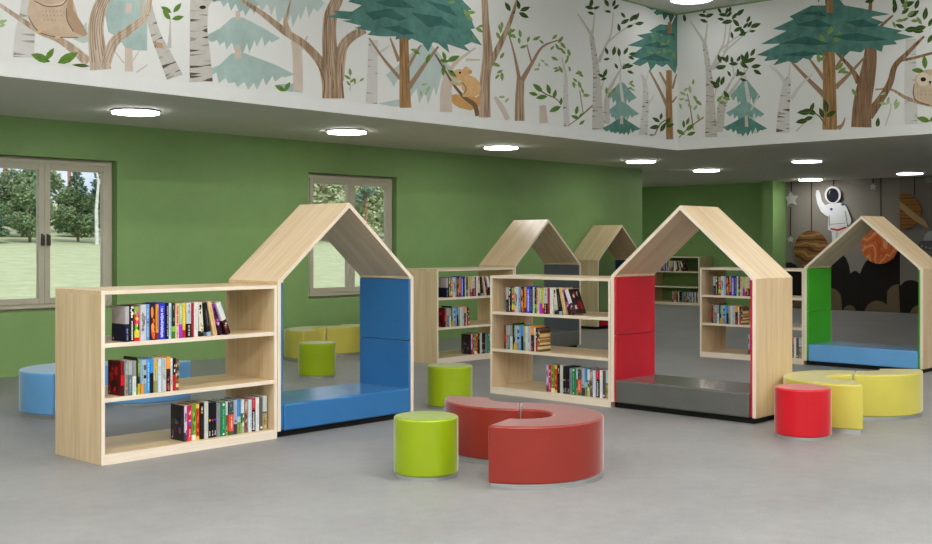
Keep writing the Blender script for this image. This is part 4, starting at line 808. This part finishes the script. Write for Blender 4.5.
# ------------------------------------------------------------------ meadow and trees outside the windows
OD = random.Random(5)
def gz(v): return -.25 if v < 16 else -.25+(v-16)*.0605
M['grass'] = noisy('meadow_grass', lin((160, 170, 126)), lin((194, 199, 162)), (1.6, 1.6, 1.6), .9, 8, .3, .7, rnd=False, spec=.1, nrough=.75)
m = MB(); m.faces([(-60, 12.96, -.25), (110, 12.96, -.25), (110, 16, -.25), (-60, 16, -.25), (110, 120, gz(120)), (-60, 120, gz(120))], [(0, 1, 2, 3), (3, 2, 4, 5)]); struct('ground_meadow', m, M['grass'])
LEAFC = {'mid': ((90, 116, 78), (146, 164, 118)), 'dark': ((70, 100, 80), (116, 142, 110)), 'pale': ((140, 154, 112), (198, 204, 162)), 'airy': ((110, 136, 116), (170, 190, 164))}
for k, (a, b_) in LEAFC.items():
    M['fol_'+k] = noisy('foliage_'+k, lin(a), lin(b_), (3, 3, 3), .8, 5, .3, .7, spec=.15)
M['bark'] = noisy('tree_bark', lin((96, 78, 62)), lin((140, 118, 98)), (4, 4, 2), .9)
M['redbark'] = noisy('pine_bark', lin((150, 96, 72)), lin((184, 128, 100)), (4, 4, 2), .9)
M['whitebark'] = noisy('birch_bark', lin((196, 194, 186)), lin((226, 224, 218)), (4, 4, 6), .9)
def crown(blobs, n, size):
    m = MB(); bm = m.bm
    for _ in range(n):
        bx, by, bz, rx, rz = OD.choices(blobs, [b[3]*b[3]*b[4] for b in blobs])[0]
        d = Vector((OD.gauss(0, 1), OD.gauss(0, 1), OD.gauss(0, 1))).normalized()*(.55+.5*OD.random())
        c = Vector((bx+d.x*rx, by+d.y*rx, bz+d.z*rz)); s = size*(.6+.8*OD.random())
        a = Vector((OD.gauss(0, 1), OD.gauss(0, 1), OD.gauss(0, .7))).normalized(); b = a.cross(Vector((OD.gauss(0, 1), OD.gauss(0, 1), OD.gauss(0, 1)))).normalized()
        m.faces([c+a*s, c+b*s*.6, c-a*s, c-b*s*.6], [(0, 1, 2, 3)])
    return m
def proto_tree(name, kind, bark, h, blobs, n, size, pts, label, extra=()):
    t = thing(name, label, 'tree', (0, 0, 0), 0, 'trees beyond the meadow')
    m = MB(); m.tube([p[:3] for p in pts], [p[3] for p in pts], 8)
    for e in extra: m.tube([p[:3] for p in e], [p[3] for p in e], 6)
    obj('trunk', m, M[bark], t, smooth=True); obj('foliage', crown(blobs, n, size), M['fol_'+kind], t, smooth='flat'); return t
def rb(n, w, z0, z1, r):
    return [(OD.uniform(-w, w), OD.uniform(-w, w), OD.uniform(z0, z1), r*OD.uniform(.7, 1.2), r*OD.uniform(.6, 1)) for _ in range(n)]
bushy = proto_tree('broadleaf_tree', 'mid', 'bark', 6, rb(12, 1.5, 1.0, 5.6, 1.2), 5200, .16, [(0, 0, -.2, .16), (.1, 0, 2, .12), (0, .1, 4.4, .06)], 'mid green broadleaf tree at the edge of the meadow')
darkt = proto_tree('evergreen_tree', 'dark', 'bark', 7, [(0, 0, 1+.9*k, 1.9-.24*k, .6) for k in range(8)], 5200, .15, [(0, 0, -.2, .16), (0, 0, 3, .11), (0, 0, 8, .04)], 'dark evergreen tree at the edge of the meadow')
palet = proto_tree('pale_bush', 'pale', 'bark', 4, rb(11, 1.5, .7, 3.8, 1.1), 4800, .14, [(0, 0, -.2, .12), (0, .1, 1.4, .09), (.2, 0, 3, .04)], 'pale sunlit bushy tree beyond the meadow, seen through the middle window')
pinet = proto_tree('pine_tree', 'airy', 'redbark', 10, rb(7, 1.3, 6.2, 9.5, .8), 1500, .17, [(0, 0, -.2, .13), (.05, 0, 4, .11), (0, .1, 9, .05)], 'tall thin pine with bare reddish trunk beyond the meadow', [[(0, 0, 6.5, .05), (.9, .2, 7.4, .02)], [(0, 0, 5.6, .05), (-.8, .1, 6.3, .02)]])
bircht = proto_tree('birch_tree', 'airy', 'whitebark', 8, rb(6, 1.2, 5.2, 7.6, .7), 900, .15, [(0, 0, -.2, .13), (.05, 0, 2.5, .11), (-.05, .1, 4.5, .08), (.5, .1, 7.4, .03)], 'slim white-trunked birch beyond the meadow', [[(-.05, .1, 4.3, .07), (-.7, .1, 5.8, .04), (-.9, 0, 7.2, .02)]])
def at(px, v):
    d = ray(px, CY); k = v/d.y; return d.x*k, d.y*k
used = set()
def plant(proto, px, dist, sc):
    x, y = at(px, dist); o = proto if proto.name not in used else dup(proto, (0, 0, 0), (0, 0, 0)); used.add(proto.name)
    o.location = (x, y, gz(y)); o.rotation_euler = (0, 0, OD.uniform(0, 6)); o.scale = (sc*1.08, sc*1.08, sc)
ROW = {}
def row(d, x0, x1, step, picks, lo, hi):
    k = 0; px = x0
    while px < x1:
        p = picks[k % len(picks)]; plant(p, px+OD.uniform(-2, 2), d+OD.uniform(-.5, .5), OD.uniform(lo, hi)); px += step; k += 1
row(46, -60, 250, 46, [bushy, darkt, bushy], .36, .44)
row(50.5, -80, 250, 52, [darkt, bushy, bushy], .44, .5)
row(55.5, -70, 250, 58, [bushy, darkt], .52, .58)
row(46, 292, 420, 58, [palet], .62, .7)
row(50.5, 318, 440, 72, [palet], .95, 1.05)
row(57, 285, 440, 84, [palet, bushy], 1.3, 1.4)
row(68, 300, 480, 126, [palet], 1.75, 1.85)
plant(bircht, 97, 44.5, .6)
for px, d, s_ in ((70, 60, .82), (6, 61, .95), (30, 63, .8), (366, 44, .36), (112, 62, .7)): plant(pinet, px, d, s_)
sun = bpy.data.lights.new('sun', 'SUN'); sun.energy = 1.7; sun.angle = .05; so = bpy.data.objects.new('sun', sun); C.objects.link(so)
so.rotation_euler = Vector((.25, .62, -.75)).to_track_quat('-Z', 'Y').to_euler()
# ------------------------------------------------------------------ world and view
w = bpy.data.worlds.new('sky'); S.world = w; w.use_nodes = True; nt = w.node_tree
bg = nt.nodes['Background']
tc = nt.nodes.new('ShaderNodeTexCoord'); mp = nt.nodes.new('ShaderNodeMapping'); mp.inputs['Scale'].default_value = (3, 3, 9)
n = nt.nodes.new('ShaderNodeTexNoise'); n.inputs['Scale'].default_value = 1.6; n.inputs['Detail'].default_value = 6
nt.links.new(tc.outputs['Generated'], mp.inputs[0]); nt.links.new(mp.outputs[0], n.inputs['Vector'])
r = ramp(nt, [(.36, (.46, .58, .72)), (.62, (.86, .89, .92))]); nt.links.new(n.outputs['Fac'], r.inputs[0]); nt.links.new(r.outputs[0], bg.inputs[0])
bg.inputs[1].default_value = .95
vs = S.view_settings; S.display_settings.display_device = 'sRGB'
vs.view_transform = 'Standard'; vs.look = 'None'; vs.exposure = .44; vs.gamma = 1; vs.use_curve_mapping = False
S.cycles.use_denoising = True
S.cycles.max_bounces = 8; S.cycles.diffuse_bounces = 5; S.cycles.glossy_bounces = 3; S.cycles.transparent_max_bounces = 8
S.cycles.sample_clamp_indirect = 6
